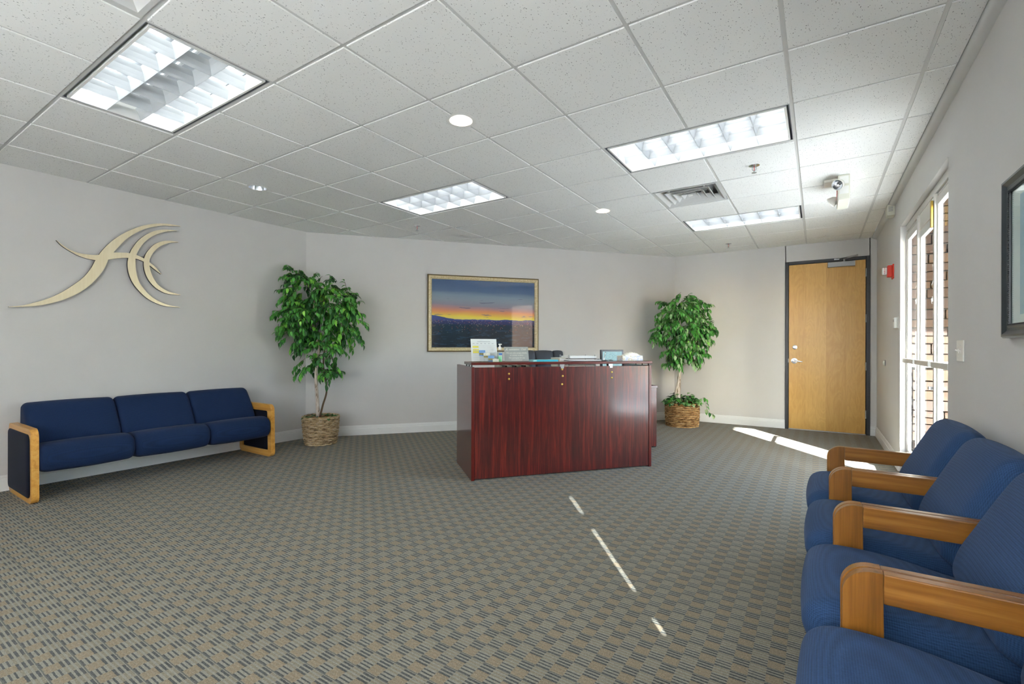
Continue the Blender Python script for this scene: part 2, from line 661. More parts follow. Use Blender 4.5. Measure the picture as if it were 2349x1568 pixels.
def glass_mat(name, tint=(0.96, 0.985, 0.975), gloss=1.0):
    t = NT(name)
    fr = t.n('ShaderNodeFresnel'); fr.inputs[0].default_value = 1.5
    geo = t.n('ShaderNodeNewGeometry')
    f = t.math('MULTIPLY', t.math('MULTIPLY', fr.outputs[0], t.math('SUBTRACT', 1.0, geo.outputs['Backfacing'])), gloss)
    tr = t.n('ShaderNodeBsdfTransparent'); tr.inputs[0].default_value = (*tint, 1)
    gl = t.n('ShaderNodeBsdfGlossy'); gl.inputs['Roughness'].default_value = 0.0
    mx = t.n('ShaderNodeMixShader')
    t.l(f, mx.inputs[0]); t.l(tr.outputs[0], mx.inputs[1]); t.l(gl.outputs[0], mx.inputs[2])
    t.l(mx.outputs[0], t.out.inputs[0])
    return t.m
M['glass'] = glass_mat('clear_glass')
M['door_glass'] = glass_mat('coated_door_glass', (0.95, 0.98, 0.975), 0.4)
M['acrylic'] = glass_mat('clear_acrylic', (0.97, 0.98, 0.98))


def gold_mat():
    t = NT('champagne_brushed_metal')
    n1 = t.noise(t.coord('Object', (4, 60, 4)), 1, 3)
    c = t.mix(n1, srgb(222, 206, 168), srgb(240, 228, 200))
    t.bsdf(c, 0.36, 0.3, 0.5)
    return t.m
M['gold'] = gold_mat()
M['gold_frame'] = wood_mat('gold_leaf_moulding', srgb(176, 156, 108), srgb(206, 190, 150), srgb(226, 214, 184), axis='x', rough=0.3, freq=60)
M['gold_dark'] = plain('dark_gold_edge', srgb(104, 88, 52), 0.4, 0.4)


def emit_mat(name, c, s):
    t = NT(name)
    e = t.n('ShaderNodeEmission')
    e.inputs[0].default_value = (*c, 1)
    e.inputs[1].default_value = s
    t.l(e.outputs[0], t.out.inputs[0])
    return t.m
M['tube_lit'] = emit_mat('fluorescent_tube_lit', (0.95, 0.98, 1.0), TUBE_STRENGTH)
M['tube_dim'] = emit_mat('fluorescent_tube_aged', (0.93, 0.98, 1.0), TUBE_STRENGTH * 0.62)  # same tubes at lower output, set to balance the room
M['tube_off'] = plain('fluorescent_tube_unlit', srgb(225, 228, 228), 0.3)
M['bulb_lit'] = emit_mat('compact_lamp_lit', (1.0, 0.88, 0.66), 30.0)
M['louver'] = plain('semi_specular_louver', srgb(196, 200, 203), 0.35, 0.1, vary=0.01)
M['louver_dark'] = plain('specular_aluminium_louver', srgb(172, 176, 179), 0.3, 0.15, vary=0.01)  # darker louver copy that holds blade brightness down under the stronger tubes
M['screen'] = emit_mat('monitor_screen_glow', (0.47, 0.72, 0.76), 0.22)
M['exit_red'] = plain('exit_letter_red', srgb(214, 92, 72), 0.5)


def leaf_mat(name, c0, c1):
    t = NT(name)
    oi = t.n('ShaderNodeObjectInfo')
    nz = t.noise(t.coord('Object'), 14, 2)
    f = t.math('ADD', t.math('MULTIPLY', oi.outputs['Random'], 0.5), t.math('MULTIPLY', nz, 0.5))
    c = t.mix(f, c0, c1)
    b = t.bsdf(c, 0.42, 0, 0.45)
    return t.m
M['leaf_dark'] = leaf_mat('dark_green_leaf', srgb(26, 78, 32), srgb(56, 116, 54))
M['leaf_mid'] = leaf_mat('mid_green_leaf', srgb(54, 130, 44), srgb(104, 178, 80))
M['leaf_bright'] = leaf_mat('bright_green_leaf', srgb(100, 186, 48), srgb(160, 214, 100))
M['leaf_pale'] = leaf_mat('pale_variegated_leaf', srgb(124, 166, 104), srgb(180, 204, 156))


def bark():
    t = NT('pale_birch_bark')
    v = t.coord('Object', (16, 16, 5))
    n1 = t.noise(v, 2.2, 4, 0.6)
    c = t.ramp(n1, [(0.34, srgb(120, 96, 74)), (0.44, srgb(196, 182, 166)), (0.7, srgb(226, 218, 208))])
    t.bsdf(c, 0.8, 0, 0.2, t.bump(n1, 0.3, 0.004))
    return t.m
M['bark'] = bark()
M['twig'] = plain('brown_twig', srgb(96, 76, 54), 0.8, vary=0.3)


def wicker(name, c0, c1, c2):
    t = NT(name)
    n1 = t.noise(t.coord('Object', (9, 9, 30)), 1.6, 3, 0.6)
    c = t.ramp(n1, [(0.32, c0), (0.5, c1), (0.7, c2)])
    t.bsdf(c, 0.6, 0, 0.35)
    return t.m
M['wicker_grey'] = wicker('weathered_wicker', srgb(112, 94, 70), srgb(186, 160, 120), srgb(206, 192, 166))
M['wicker_brown'] = wicker('brown_wicker', srgb(96, 64, 34), srgb(168, 130, 82), srgb(206, 176, 130))
M['wicker_core'] = plain('dark_basket_lining', srgb(58, 46, 34), 0.9)
M['leather'] = plain('black_leather', srgb(46, 50, 58), 0.36, vary=0.12, vs=30)


def stone_mat():
    t = NT('ledger_stone')
    oi = t.n('ShaderNodeObjectInfo')
    nz = t.noise(t.coord('Object'), 9, 4, 0.6)
    f = t.math('ADD', t.math('MULTIPLY', oi.outputs['Random'], 0.7), t.math('MULTIPLY', nz, 0.3))
    c = t.ramp(f, [(0.1, srgb(58, 46, 40)), (0.4, srgb(74, 58, 48)), (0.65, srgb(66, 56, 52)), (0.9, srgb(88, 70, 56))])
    t.bsdf(c, 0.9, 0, 0.2, t.bump(t.noise(t.coord('Object'), 30, 4, 0.65), 0.5, 0.01))
    return t.m
M['stone'] = stone_mat()


def pier_stone():
    t = NT('coursed_stone_veneer')
    v = t.coord('Object', (1, 1, 1))
    sx = t.n('ShaderNodeSeparateXYZ'); t.l(v, sx.inputs[0])
    cb = t.n('ShaderNodeCombineXYZ')
    t.l(t.math('ADD', sx.outputs[0], sx.outputs[1]), cb.inputs[0]); t.l(sx.outputs[2], cb.inputs[1])
    br = t.n('ShaderNodeTexBrick')
    t.l(cb.outputs[0], br.inputs['Vector'])
    br.inputs['Scale'].default_value = 1.0
    br.inputs['Brick Width'].default_value = 0.32
    br.inputs['Row Height'].default_value = 0.075
    br.inputs['Mortar Size'].default_value = 0.004
    br.inputs['Color1'].default_value = (*srgb(206, 172, 142), 1)
    br.inputs['Color2'].default_value = (*srgb(186, 148, 122), 1)
    br.inputs['Mortar'].default_value = (*srgb(110, 84, 70), 1)
    t.bsdf(br.outputs[0], 0.9, 0, 0.2)
    return t.m
M['pier'] = pier_stone()


def print_mat():
    t = NT('sunset_city_print')
    tc = t.n('ShaderNodeTexCoord')
    sx = t.n('ShaderNodeSeparateXYZ'); t.l(tc.outputs['UV'], sx.inputs[0])
    u, v = sx.outputs[0], sx.outputs[1]
    def vec(a, b, off=0.0):
        c = t.n('ShaderNodeCombineXYZ')
        t.l(t.math('MULTIPLY', u, a), c.inputs[0]); t.l(t.math('MULTIPLY', v, b), c.inputs[1]); c.inputs[2].default_value = off
        return c.outputs[0]
    streak = t.math('SUBTRACT', t.noise(vec(1.8, 9.0), 1.0, 4, 0.55, 0.5), 0.5)
    big = t.math('SUBTRACT', t.noise(vec(1.2, 3.0, 4), 1.0, 2), 0.5)
    tilt = t.math('MULTIPLY', t.math('SUBTRACT', u, 0.4), 0.035)
    vs = t.math('ADD', t.math('ADD', v, t.math('MULTIPLY', streak, 0.07)), tilt)
    sky = t.ramp(vs, [(0.42, srgb(226, 212, 110)), (0.455, srgb(236, 212, 84)), (0.49, srgb(228, 178, 92)), (0.53, srgb(222, 150, 104)),
                      (0.57, srgb(184, 138, 134)), (0.62, srgb(140, 136, 150)), (0.70, srgb(136, 148, 162)), (0.77, srgb(128, 146, 164)),
                      (0.83, srgb(88, 110, 142)), (1.0, srgb(62, 88, 128))])
    cloud = t.noise(vec(5.0, 26.0, 2.0), 1.0, 3, 0.5)
    cm = t.math('MULTIPLY', t.math('GREATER_THAN', cloud, 0.66), t.math('MULTIPLY', t.math('LESS_THAN', v, 0.76), 0.75))
    sky = t.mix(cm, sky, srgb(104, 104, 128))
    # mountains
    rn = t.noise(vec(9.0, 0.0, 1.0), 1.0, 5, 0.55)
    left = t.math('MULTIPLY', t.math('SUBTRACT', 0.22, u, clamp=True), 0.26)
    ridge = t.math('ADD', t.math('ADD', 0.395, t.math('MULTIPLY', rn, 0.045)), left)
    mt = t.math('LESS_THAN', v, ridge)
    ground = t.ramp(v, [(0.0, srgb(34, 40, 50)), (0.2, srgb(40, 50, 62)), (0.33, srgb(38, 54, 74)), (0.385, srgb(66, 72, 112)), (0.41, srgb(70, 82, 140)), (0.5, srgb(62, 84, 150))])
    blot = t.noise(vec(9, 30, 8), 1.0, 4, 0.6)
    gm = t.math('MULTIPLY', t.math('GREATER_THAN', blot, 0.56), t.math('LESS_THAN', v, 0.27))
    ground = t.mix(t.math('MULTIPLY', gm, 0.45), ground, srgb(62, 92, 118))
    # skyline blocks
    bk = t.n('ShaderNodeTexNoise', noise_dimensions='1D')
    t.l(t.math('FLOOR', t.math('MULTIPLY', u, 90)), bk.inputs['W']); bk.inputs['Scale'].default_value = 7.7
    mid = t.math('SUBTRACT', 1.0, t.math('MULTIPLY', t.math('ABSOLUTE', t.math('SUBTRACT', u, 0.5)), 1.6), clamp=True)
    hgt = t.math('ADD', 0.375, t.math('MULTIPLY', t.math('MULTIPLY', bk.outputs[0], mid), 0.05))
    bl = t.math('MULTIPLY', t.math('LESS_THAN', v, hgt), t.math('GREATER_THAN', v, 0.35))
    ground = t.mix(t.math('MULTIPLY', bl, 0.6), ground, srgb(52, 58, 104))
    # lights
    vo = t.n('ShaderNodeTexVoronoi'); t.l(vec(95, 62), vo.inputs['Vector']); vo.inputs['Scale'].default_value = 1.0
    cs = t.n('ShaderNodeSeparateColor'); t.l(vo.outputs['Color'], cs.inputs[0])
    dens = t.ramp(v, [(0.20, (0, 0, 0)), (0.30, (0.35, 0.35, 0.35)), (0.35, (0.75, 0.75, 0.75)), (0.395, (0.7, 0.7, 0.7)), (0.405, (0, 0, 0))])
    on = t.math('MULTIPLY', t.math('LESS_THAN', vo.outputs['Distance'], 0.21), t.math('LESS_THAN', cs.outputs[0], dens))
    lc = t.mix(cs.outputs[1], srgb(250, 214, 160), srgb(208, 222, 236))
    lc = t.mix(t.math('GREATER_THAN', cs.outputs[2], 0.9), lc, srgb(232, 110, 80))
    ground = t.mix(t.math('MULTIPLY', on, 0.95), ground, lc)
    c = t.mix(mt, sky, ground)
    t.bsdf(c, 0.03, 0, 0.5, coat=0.6, coat_rough=0.0)
    return t.m
M['print'] = print_mat()

# ================================================================== ROOM SHELL
XL, XR, YF, YB = -4.22, 2.02, 5.86, -3.7
A = Vector((XL, 1.58)); B = Vector((-0.62, YF))
DW = (B - A).normalized(); DN = Vector((DW.y, -DW.x)); DL = (B - A).length

structure('floor', MB().box((-4.5, -3.9, -0.12), (2.16, 6.1, 0.0)), M['carpet'], label='loop pile carpet of beige and charcoal blocks')

structure('wall_left', MB().box((XL - 0.12, YB - 0.12, 0), (XL, 1.58, 2.76)), M['wall'])
mb = MB()
pa, pb = A - DW * 0.0, B + DW * 0.0
oa, ob_ = A - DN * 0.12, B - DN * 0.12
mb.prism([(pa.x, pa.y), (pb.x, pb.y), (ob_.x, ob_.y), (oa.x, oa.y)], 0, 2.76, lambda p, q, h: (p, q, h))
structure('wall_back', mb, M['wall'])
WO_ = 2.10
DX0, DX1, DTOP = 0.955, 1.950, 2.425        # door frame outer
mb = MB().box((-0.72, YF, 0), (DX0 + 0.01, YF + 0.14, 2.76)).box((DX1 - 0.01, YF, 0), (WO_, YF + 0.14, 2.76)).box((DX0, YF, DTOP - 0.01), (DX1, YF + 0.14, 2.76))
structure('wall_far', mb, M['wall'])
OY0, OY1, OZ = 1.735, 3.72, 2.345            # glazed opening in the right wall
SY0, SY1 = -2.05, -1.35                      # unseen window added in the right wall, its gap makes the sun streak
WZ0, WZ1 = 0.55, 2.40
FILL_WINDOWS = [(-2.35, -0.45), (-0.25, 1.75)]     # unseen shaded windows added in the rear wall to brighten the room
WO = 2.10
mb = MB().box((XR, OY1, 0), (WO, YF + 0.0, 2.76)).box((XR, SY1, 0), (WO, OY0, 2.76)).box((XR, OY0, OZ), (WO, OY1, 2.76))
mb.box((XR, YB - 0.12, 0), (WO, SY0, 2.76)).box((XR, SY0, 0), (WO, SY1, WZ0)).box((XR, SY0, WZ1), (WO, SY1, 2.76))
structure('wall_right', mb, M['wall'])
mb = MB().box((XL - 0.12, YB - 0.12, 0), (XR, YB, WZ0)).box((XL - 0.12, YB - 0.12, WZ1), (XR, YB, 2.76))
ed = [XL - 0.12] + [q for w in FILL_WINDOWS for q in w] + [XR]
for a, b in zip(ed[0::2], ed[1::2]):
    mb.box((a, YB - 0.12, WZ0), (b, YB, WZ1))
structure('wall_rear', mb, M['wall'])

# unseen windows added behind the camera for fill light, all with drawn translucent shades; the gap between two shades throws the thin sun streak
def shade_mat():
    t = NT('translucent_white_shade')
    d = t.n('ShaderNodeBsdfDiffuse'); d.inputs[0].default_value = (0.82, 0.82, 0.80, 1)
    tl = t.n('ShaderNodeBsdfTranslucent'); tl.inputs[0].default_value = (0.79, 0.79, 0.81, 1)
    mx = t.n('ShaderNodeMixShader'); mx.inputs[0].default_value = SHADE
    t.l(d.outputs[0], mx.inputs[1]); t.l(tl.outputs[0], mx.inputs[2]); t.l(mx.outputs[0], t.out.inputs[0])
    return t.m
M['shade'] = shade_mat()
def frame4(f, a0, a1, z0, z1, w=0.045):
    mb = MB()
    for (p, q, r, t) in ((a0, a0 + w, z0, z1), (a1 - w, a1, z0, z1), (a0 + w, a1 - w, z0, z0 + w), (a0 + w, a1 - w, z1 - w, z1)):
        f(mb, p, q, r, t)
    return mb
w2 = thing('window_2', (2.07, -1.7, WZ0), None, None)
w2['kind'] = 'structure'
part('window_frame', frame4(lambda mb, p, q, r, t: mb.box((2.050, p, r), (2.099, q, t)), SY0, SY1, WZ0, WZ1), M['aluminium'], w2)
part('window_pane', MB().box((2.088, SY0 + 0.04, WZ0 + 0.04), (2.092, SY1 - 0.04, WZ1 - 0.04)), M['glass'], w2)
SC_Y = -1.70
GAP = 0.0050
part('shade', MB().box((2.060, SY0 + 0.045, WZ0 + 0.045), (2.061, SC_Y - GAP, WZ1 - 0.045)), M['shade'], w2)
part('shade', MB().box((2.060, SC_Y + GAP, WZ0 + 0.045), (2.061, SY1 - 0.045, WZ1 - 0.045)), M['shade'], w2)
for za, zb in ((WZ0 + 0.045, 1.135), (1.20, 1.335), (1.78, 1.94), (2.16, WZ1 - 0.045)):
    part('shade_clip', MB().box((2.056, SC_Y - 0.03, za), (2.0595, SC_Y + 0.03, zb)), M['white_plastic'], w2)  # added bars that cut the sun streak into separate lengths
for k, (a0, a1) in enumerate(FILL_WINDOWS):
    fill_win = thing('window_%d' % (3 + k), ((a0 + a1) / 2, YB - 0.06, WZ0), None, None)  # added window that lets fill light in from the rear
    fill_win['kind'] = 'structure'
    part('window_frame', frame4(lambda mb, p, q, r, t: mb.box((p, YB - 0.10, r), (q, YB - 0.03, t)), a0, a1, WZ0, WZ1), M['aluminium'], fill_win)
    part('window_pane', MB().box((a0 + 0.04, YB - 0.098, WZ0 + 0.04), (a1 - 0.04, YB - 0.092, WZ1 - 0.04)), M['glass'], fill_win)
    part('shade', MB().box((a0 + 0.045, YB - 0.036, WZ0 + 0.045), (a1 - 0.045, YB - 0.035, WZ1 - 0.045)), M['shade'], fill_win)

# baseboards with a stepped profile
def baseboard(name, p, q, n):
    p, q, n = Vector(p), Vector(q), Vector(n)
    d = (q - p).normalized(); L_ = (q - p).length
    prof = [(0.0, 0.0), (0.016, 0.0), (0.016, 0.086), (0.0115, 0.092), (0.0115, 0.106), (0.0085, 0.111), (0.0085, 0.122), (0.004, 0.128), (0.0, 0.128)]
    mb = MB()
    def f(a, b, h):
        w = p + d * h + n * a
        return (w.x, w.y, b)
    mb.prism(prof, 0, L_, f)
    return structure(name, mb, M['white_trim'])
baseboard('baseboard_left', (XL, YB), (XL, 1.585), (1, 0))
baseboard('baseboard_back', A, B, DN)
baseboard('baseboard_far', (-0.61, YF), (DX0, YF), (0, -1))
baseboard('baseboard_far', (DX1, YF), (XR, YF), (0, -1))
baseboard('baseboard_right', (XR, YF), (XR, OY1), (-1, 0))
baseboard('baseboard_right', (XR, OY0), (XR, YB), (-1, 0))

# ------------------------------------------------------------------ ceiling: lay-in tiles on a T grid
ceil = structure('ceiling', MB().box((-4.4, -3.9, 2.80), (2.24, 6.05, 2.86)), M['white_trim'])
ROOM = [Vector(p) for p in ((XL, YB), (XR - 0.05, YB), (XR - 0.05, YF), (-0.62, YF), (XL, 1.58))]
def clip(poly, inset):
    n = len(ROOM)
    for i in range(n):
        a, b = ROOM[i], ROOM[(i + 1) % n]
        d = (b - a).normalized(); nn = Vector((-d.y, d.x))
        out = []
        for k in range(len(poly)):
            p, q = poly[k - 1], poly[k]
            sp, sq = (p - a).dot(nn) - inset, (q - a).dot(nn) - inset
            if sq >= 0:
                if sp < 0: out.append(p.lerp(q, sp / (sp - sq)))
                out.append(q)
            elif sp >= 0:
                out.append(p.lerp(q, sp / (sp - sq)))
        poly = out
        if len(poly) < 3: return []
    return poly
LIGHTS = [(-4, -2, 'left'), (0, 2, 'right'), (-4, 2, 'mid'), (0, 6, 'far'), (0, -2, 'near')]
VENTS = [(0, 4), (-2, -3)]
DOWN = [(-1, 0.5, True), (-5, 0.5, False), (-1, 4.5, True)]
skip = set(VENTS)
for i, j, _ in LIGHTS:
    skip |= {(i, j), (i + 1, j)}
GR = 0.0095
HOLE = 0.080
def notch(poly_pts, c):
    """rectangle corner list (ccw) with a half-round bite on the side x = c.x"""
    (x0, y0), (x1, y1) = poly_pts
    cx, cy = c
    pts = []
    if abs(x1 - cx) < 0.05:       # bite on the right side
        dx = cx - x1
        a0 = math.acos(max(-1, min(1, -(-dx) / HOLE))) if dx > 0 else PI / 2
        hy = math.sqrt(HOLE ** 2 - dx ** 2)
        pts = [(x0, y0), (x1, y0)]
        t0 = math.atan2(-hy, -dx); t1 = math.atan2(hy, -dx)
        t0 += 0 if t0 > 0 else 2 * PI
        for k in range(13):
            t = t0 + (t1 - t0) * k / 12
            pts.append((cx + HOLE * math.cos(t), cy + HOLE * math.sin(t)))
        pts += [(x1, y1), (x0, y1)]
    else:
        dx = x0 - cx
        hy = math.sqrt(HOLE ** 2 - dx ** 2)
        t0 = math.atan2(hy, dx); t1 = math.atan2(-hy, dx)
        pts = [(x0, y0), (x1, y0), (x1, y1), (x0, y1)]
        for k in range(13):
            t = t0 + (t1 - t0) * k / 12
            pts.append((cx + HOLE * math.cos(t), cy + HOLE * math.sin(t)))
    return pts
ZT0, ZT1 = CH - 0.006, CH + 0.012     # tegular tile drops below the grid flange
cinv = world_inv(ceil)
full_me = None
for i in range(-7, 4):
    for j in range(-7, 10):
        if (i, j) in skip: continue
        x0, x1, y0, y1 = i * T + GR, (i + 1) * T - GR, j * T + GR, (j + 1) * T - GR
        c = None
        for di, dj, _ in DOWN:
            if j == math.floor(dj) and i in (di, di - 1): c = (di * T, dj * T)
        rect = [Vector((x0, y0)), Vector((x1, y0)), Vector((x1, y1)), Vector((x0, y1))]
        cl = clip(rect, 0.008)
        if len(cl) < 3: continue
        whole = len(cl) == 4 and all(any((a - b).length < 1e-5 for b in cl) for a in rect)
        if c is None and whole:
            if full_me is None:
                mb = MB().box((GR, GR, ZT0), (T - GR, T - GR, ZT1), bevel=0.0025, seg=1)
                full_me = mb.mesh('ceiling_tile', M['tile'])
            inst('ceiling_tile', full_me, ceil, Matrix.Translation((i * T, j * T, 0)))
        else:
            pts = notch(((x0, y0), (x1, y1)), c) if c is not None else [(p.x, p.y) for p in cl]
            ar = abs(sum(pts[k - 1][0] * pts[k][1] - pts[k][0] * pts[k - 1][1] for k in range(len(pts)))) / 2
            if ar < 0.002: continue
            part('ceiling_tile', MB().prism(pts, ZT0, ZT1, lambda p, q, h: (p, q, h)), M['tile'], ceil)

def room_span(axis, val):
    """extent of the room along the other axis on a grid line"""
    lo, hi = 1e9, -1e9
    n = len(ROOM)
    for k in range(n):
        a, b = ROOM[k], ROOM[(k + 1) % n]
        pa_, pb_ = a[axis], b[axis]
        if (pa_ - val) * (pb_ - val) <= 0 and abs(pa_ - pb_) > 1e-9:
            t = (val - pa_) / (pb_ - pa_)
            w = a[1 - axis] + (b[1 - axis] - a[1 - axis]) * t
            lo, hi = min(lo, w), max(hi, w)
    return lo, hi
FW = 0.012
def bar(axis, val, lo, hi):
    if hi - lo < 0.02: return
    mb = MB()
    if axis == 0:
        mb.box((val - FW, lo, CH), (val + FW, hi, CH + 0.002)).box((val - 0.0035, lo, CH + 0.002), (val + 0.0035, hi, CH + 0.035))
    else:
        mb.box((lo, val - FW, CH), (hi, val + FW, CH + 0.002)).box((lo, val - 0.0035, CH + 0.002), (hi, val + 0.0035, CH + 0.035))
    part('grid_bar', mb, M['grid'], ceil)
for i in range(-6, 4):            # runs along y, in lengths that skip fixtures and downlights
    lo, hi = room_span(0, i * T)
    cuts = []
    for li, lj, _ in LIGHTS:
        if i == li + 1: cuts.append((lj * T + FW, (lj + 1) * T - FW))
    for di, dj, _ in DOWN:
        if i == di: cuts.append((dj * T - HOLE, dj * T + HOLE))
    p = lo
    for a, b in sorted(cuts):
        bar(0, i * T, p, a); p = b
    bar(0, i * T, p, hi)
for j in range(-6, 10):           # cross tees between the runs
    lo, hi = room_span(1, j * T)
    xs = [lo] + [i * T for i in range(-6, 4) if lo < i * T < hi] + [hi]
    for a, b in zip(xs, xs[1:]):
        bar(1, j * T, a + FW, b - FW)
# wall angle round the ceiling; the right wall carries a wider rounded strip
mb = MB()
mb.box((XL, YB, CH - 0.003), (XL + 0.020, 1.58, CH + 0.001)).box((-0.62, YF - 0.020, CH - 0.003), (XR, YF, CH + 0.001))
q0, q1 = A, B
mb.prism([(q0.x, q0.y), (q1.x, q1.y), ((q1 + DN * 0.02).x, (q1 + DN * 0.02).y), ((q0 + DN * 0.02).x, (q0 + DN * 0.02).y)], CH - 0.003, CH + 0.001, lambda p, q, h: (p, q, h))
structure('trim_1', mb, M['grid'])
mb = MB()
prof = [(0.0, CH - 0.03), (-0.012, CH - 0.03), (-0.03, CH - 0.026), (-0.045, CH - 0.016), (-0.052, CH - 0.004), (-0.052, CH + 0.004), (0.0, CH + 0.004)]
mb.prism(prof, YB, YF, lambda p, q, h: (XR + p, h, q))
structure('trim_2', mb, M['grid'], smooth=50)

# ------------------------------------------------------------------ troffers
def troffer(i, j, label, dead=(), lit='tube_lit'):
    x0, x1, y0, y1 = i * T + FW, (i + 2) * T - FW, j * T + FW, (j + 1) * T - FW
    r = thing('ceiling_light', ((x0 + x1) / 2, (y0 + y1) / 2, CH), label, 'ceiling light', 'fluorescent ceiling lights')
    zt = CH + 0.105
    mb = MB()
    w = 0.004
    lv = M['louver'] if lit == 'tube_dim' else M['louver_dark']
    mb.box((x0, y0, zt), (x1, y1, zt + w)).box((x0, y0, CH), (x0 + w, y1, zt)).box((x1 - w, y0, CH), (x1, y1, zt))
    mb.box((x0 + w, y0, CH), (x1 - w, y0 + w, zt)).box((x0 + w, y1 - w, CH), (x1 - w, y1, zt))
    part('housing', mb, M['gap_grey'], r)
    g = 0.017; fw = 0.012
    a0, a1, b0, b1 = x0 + g, x1 - g, y0 + g, y1 - g
    mb = MB()
    for (p, q) in (((a0, b0), (a1, b0 + fw)), ((a0, b1 - fw), (a1, b1)), ((a0, b0 + fw), (a0 + fw, b1 - fw)), ((a1 - fw, b0 + fw), (a1, b1 - fw))):
        mb.box((p[0], p[1], CH - 0.004), (q[0], q[1], CH + 0.09))
    part('lens_frame', mb, M['white_metal'], r)
    c0, c1, d0, d1 = a0 + fw, a1 - fw, b0 + fw, b1 - fw
    part('reflector_pan', MB().box((c0, d0, CH + 0.094), (c1, d1, CH + 0.100)), lv, r)
    def wedge(p, q, horiz):
        prof = [(-0.001, CH), (0.001, CH), (0.006, CH + 0.018), (0.015, CH + 0.042), (0.030, CH + 0.066), (-0.030, CH + 0.066), (-0.015, CH + 0.042), (-0.006, CH + 0.018)]
        mb = MB()
        if horiz: mb.prism(prof, p, q, lambda a, b, h: (h, a, b))
        else: mb.prism(prof, p, q, lambda a, b, h: (a, h, b))
        return mb
    for k in (1, 2):
        yy = d0 + (d1 - d0) * k / 3
        mb = wedge(c0, c1, True); mb.bm.transform(Matrix.Translation((0, yy, 0)))
        part('louver_blade', mb, lv, r)
    for k in range(1, 6):
        xx = c0 + (c1 - c0) * k / 6
        mb = wedge(d0, d1, False); mb.bm.transform(Matrix.Translation((xx, 0, 0)))
        part('louver_blade', mb, lv, r)
    for k in range(3):
        yy = d0 + (d1 - d0) * (k + 0.5) / 3
        off = k in dead
        mb = MB().cyl((c0 + 0.02, yy, CH + 0.081), (c1 - 0.02, yy, CH + 0.081), 0.0125, n=10)
        part('lamp_tube', mb, M['tube_off'] if off else M[lit], r, smooth=True, label='unlit tube' if off else None)
    return r
troffer(-4, -2, 'big louvered ceiling light at upper left, its middle tube unlit', dead=(1,), lit='tube_dim')
troffer(-4, 2, 'louvered fluorescent ceiling light between the wall logo and the picture')
troffer(0, 2, 'louvered ceiling light nearer of the two on the door side')
troffer(0, 6, 'louvered ceiling light farthest back, close to the maple door')
troffer(0, -2, 'louvered ceiling light overhead above the blue chairs', lit='tube_dim')

# ------------------------------------------------------------------ downlights
def downlight(i, j, lit, label):
    x, y = i * T, j * T
    r = thing('downlight', (x, y, CH), label, 'downlight', 'recessed round downlights')
    zf = CH - 0.006
    mb = MB().lathe([(0.076, zf), (0.096, zf - 0.002), (0.099, zf - 0.0005), (0.099, zf + 0.001), (0.076, zf + 0.002), (0.076, zf)], (x, y, 0), 32, caps=False)
    part('trim_ring', mb, M['white_metal'], r, smooth=True)
    mb = MB()
    prof = [(0.0765, zf), (0.070, zf + 0.03), (0.058, zf + 0.07), (0.045, zf + 0.10), (0.02, zf + 0.105), (0.0001, zf + 0.106)]
    mb.lathe(prof, (x, y, 0), 32, caps=False)
    part('reflector_cone', mb, M['chrome'], r, smooth=True)
    mb = MB()
    mb.lathe([(0.0001, zf + 0.018), (0.015, zf + 0.022), (0.021, zf + 0.035), (0.021, zf + 0.08), (0.012, zf + 0.1)], (x, y, 0), 16)
    part('lamp_bulb', mb, M['bulb_lit'] if lit else M['tube_off'], r, smooth=True)
downlight(-1, 0.5, True, 'lit downlight nearest the camera, above the desk front')
downlight(-5, 0.5, False, 'unlit chrome downlight near the left wall, beyond the logo')
downlight(-1, 4.5, True, 'lit downlight farther back, left of the square vent')

# ------------------------------------------------------------------ air diffusers
def vent(i, j, label):
    x0, y0 = i * T + FW, j * T + FW
    s = T - 2 * FW
    cx, cy = x0 + s / 2, y0 + s / 2
    r = thing('ceiling_vent', (cx, cy, CH), label, 'vent')
    mb = MB()
    h = s / 2
    def ring(mb, a, b, za, zb, th=0.0016):
        P = [(-1, -1), (1, -1), (1, 1), (-1, 1)]
        for k in range(4):
            p, q = P[k], P[(k + 1) % 4]
            lo = [(cx + p[0] * a, cy + p[1] * a, za), (cx + q[0] * a, cy + q[1] * a, za), (cx + q[0] * b, cy + q[1] * b, zb), (cx + p[0] * b, cy + p[1] * b, zb)]
            mb.quad(*lo)
            mb.quad(*[(u[0], u[1], u[2] + th) for u in reversed(lo)])
    ring(mb, h, h - 0.022, CH - 0.004, CH - 0.004)
    ring(mb, h - 0.022, h - 0.075, CH - 0.004, CH + 0.052)
    part('vent_frame', mb, M['grid'], r)
    for k in range(3):
        a = h - 0.088 - k * 0.062
        mb = MB()
        ring(mb, a, a - 0.008, CH - 0.003, CH - 0.003)
        ring(mb, a - 0.008, a - 0.055, CH - 0.003, CH + 0.048)
        part('vent_cone', mb, M['grid'], r)
    part('vent_center', MB().box((cx - 0.022, cy - 0.022, CH + 0.004), (cx + 0.022, cy + 0.022, CH + 0.007)), M['white_metal'], r)
    part('duct_box', MB().box((cx - h + 0.07, cy - h + 0.07, CH + 0.1), (cx + h - 0.07, cy + h - 0.07, CH + 0.11)), M['grey_paint'], r)
    for sx, sy in ((-1, 1), (1, 1), (-1, -1), (1, -1)):
        mb = MB().box((cx + sx * 0.16 - 0.008, cy + sy * (h - 0.10) - 0.004, CH + 0.01), (cx + sx * 0.16 + 0.008, cy + sy * (h - 0.10) + 0.004, CH + 0.10))
        part('vent_bracket', mb, M['white_metal'], r)
vent(0, 4, 'square stepped air vent between the two far right ceiling lights')
vent(-2, -3, 'square air vent at the top left frame edge beside the big light')

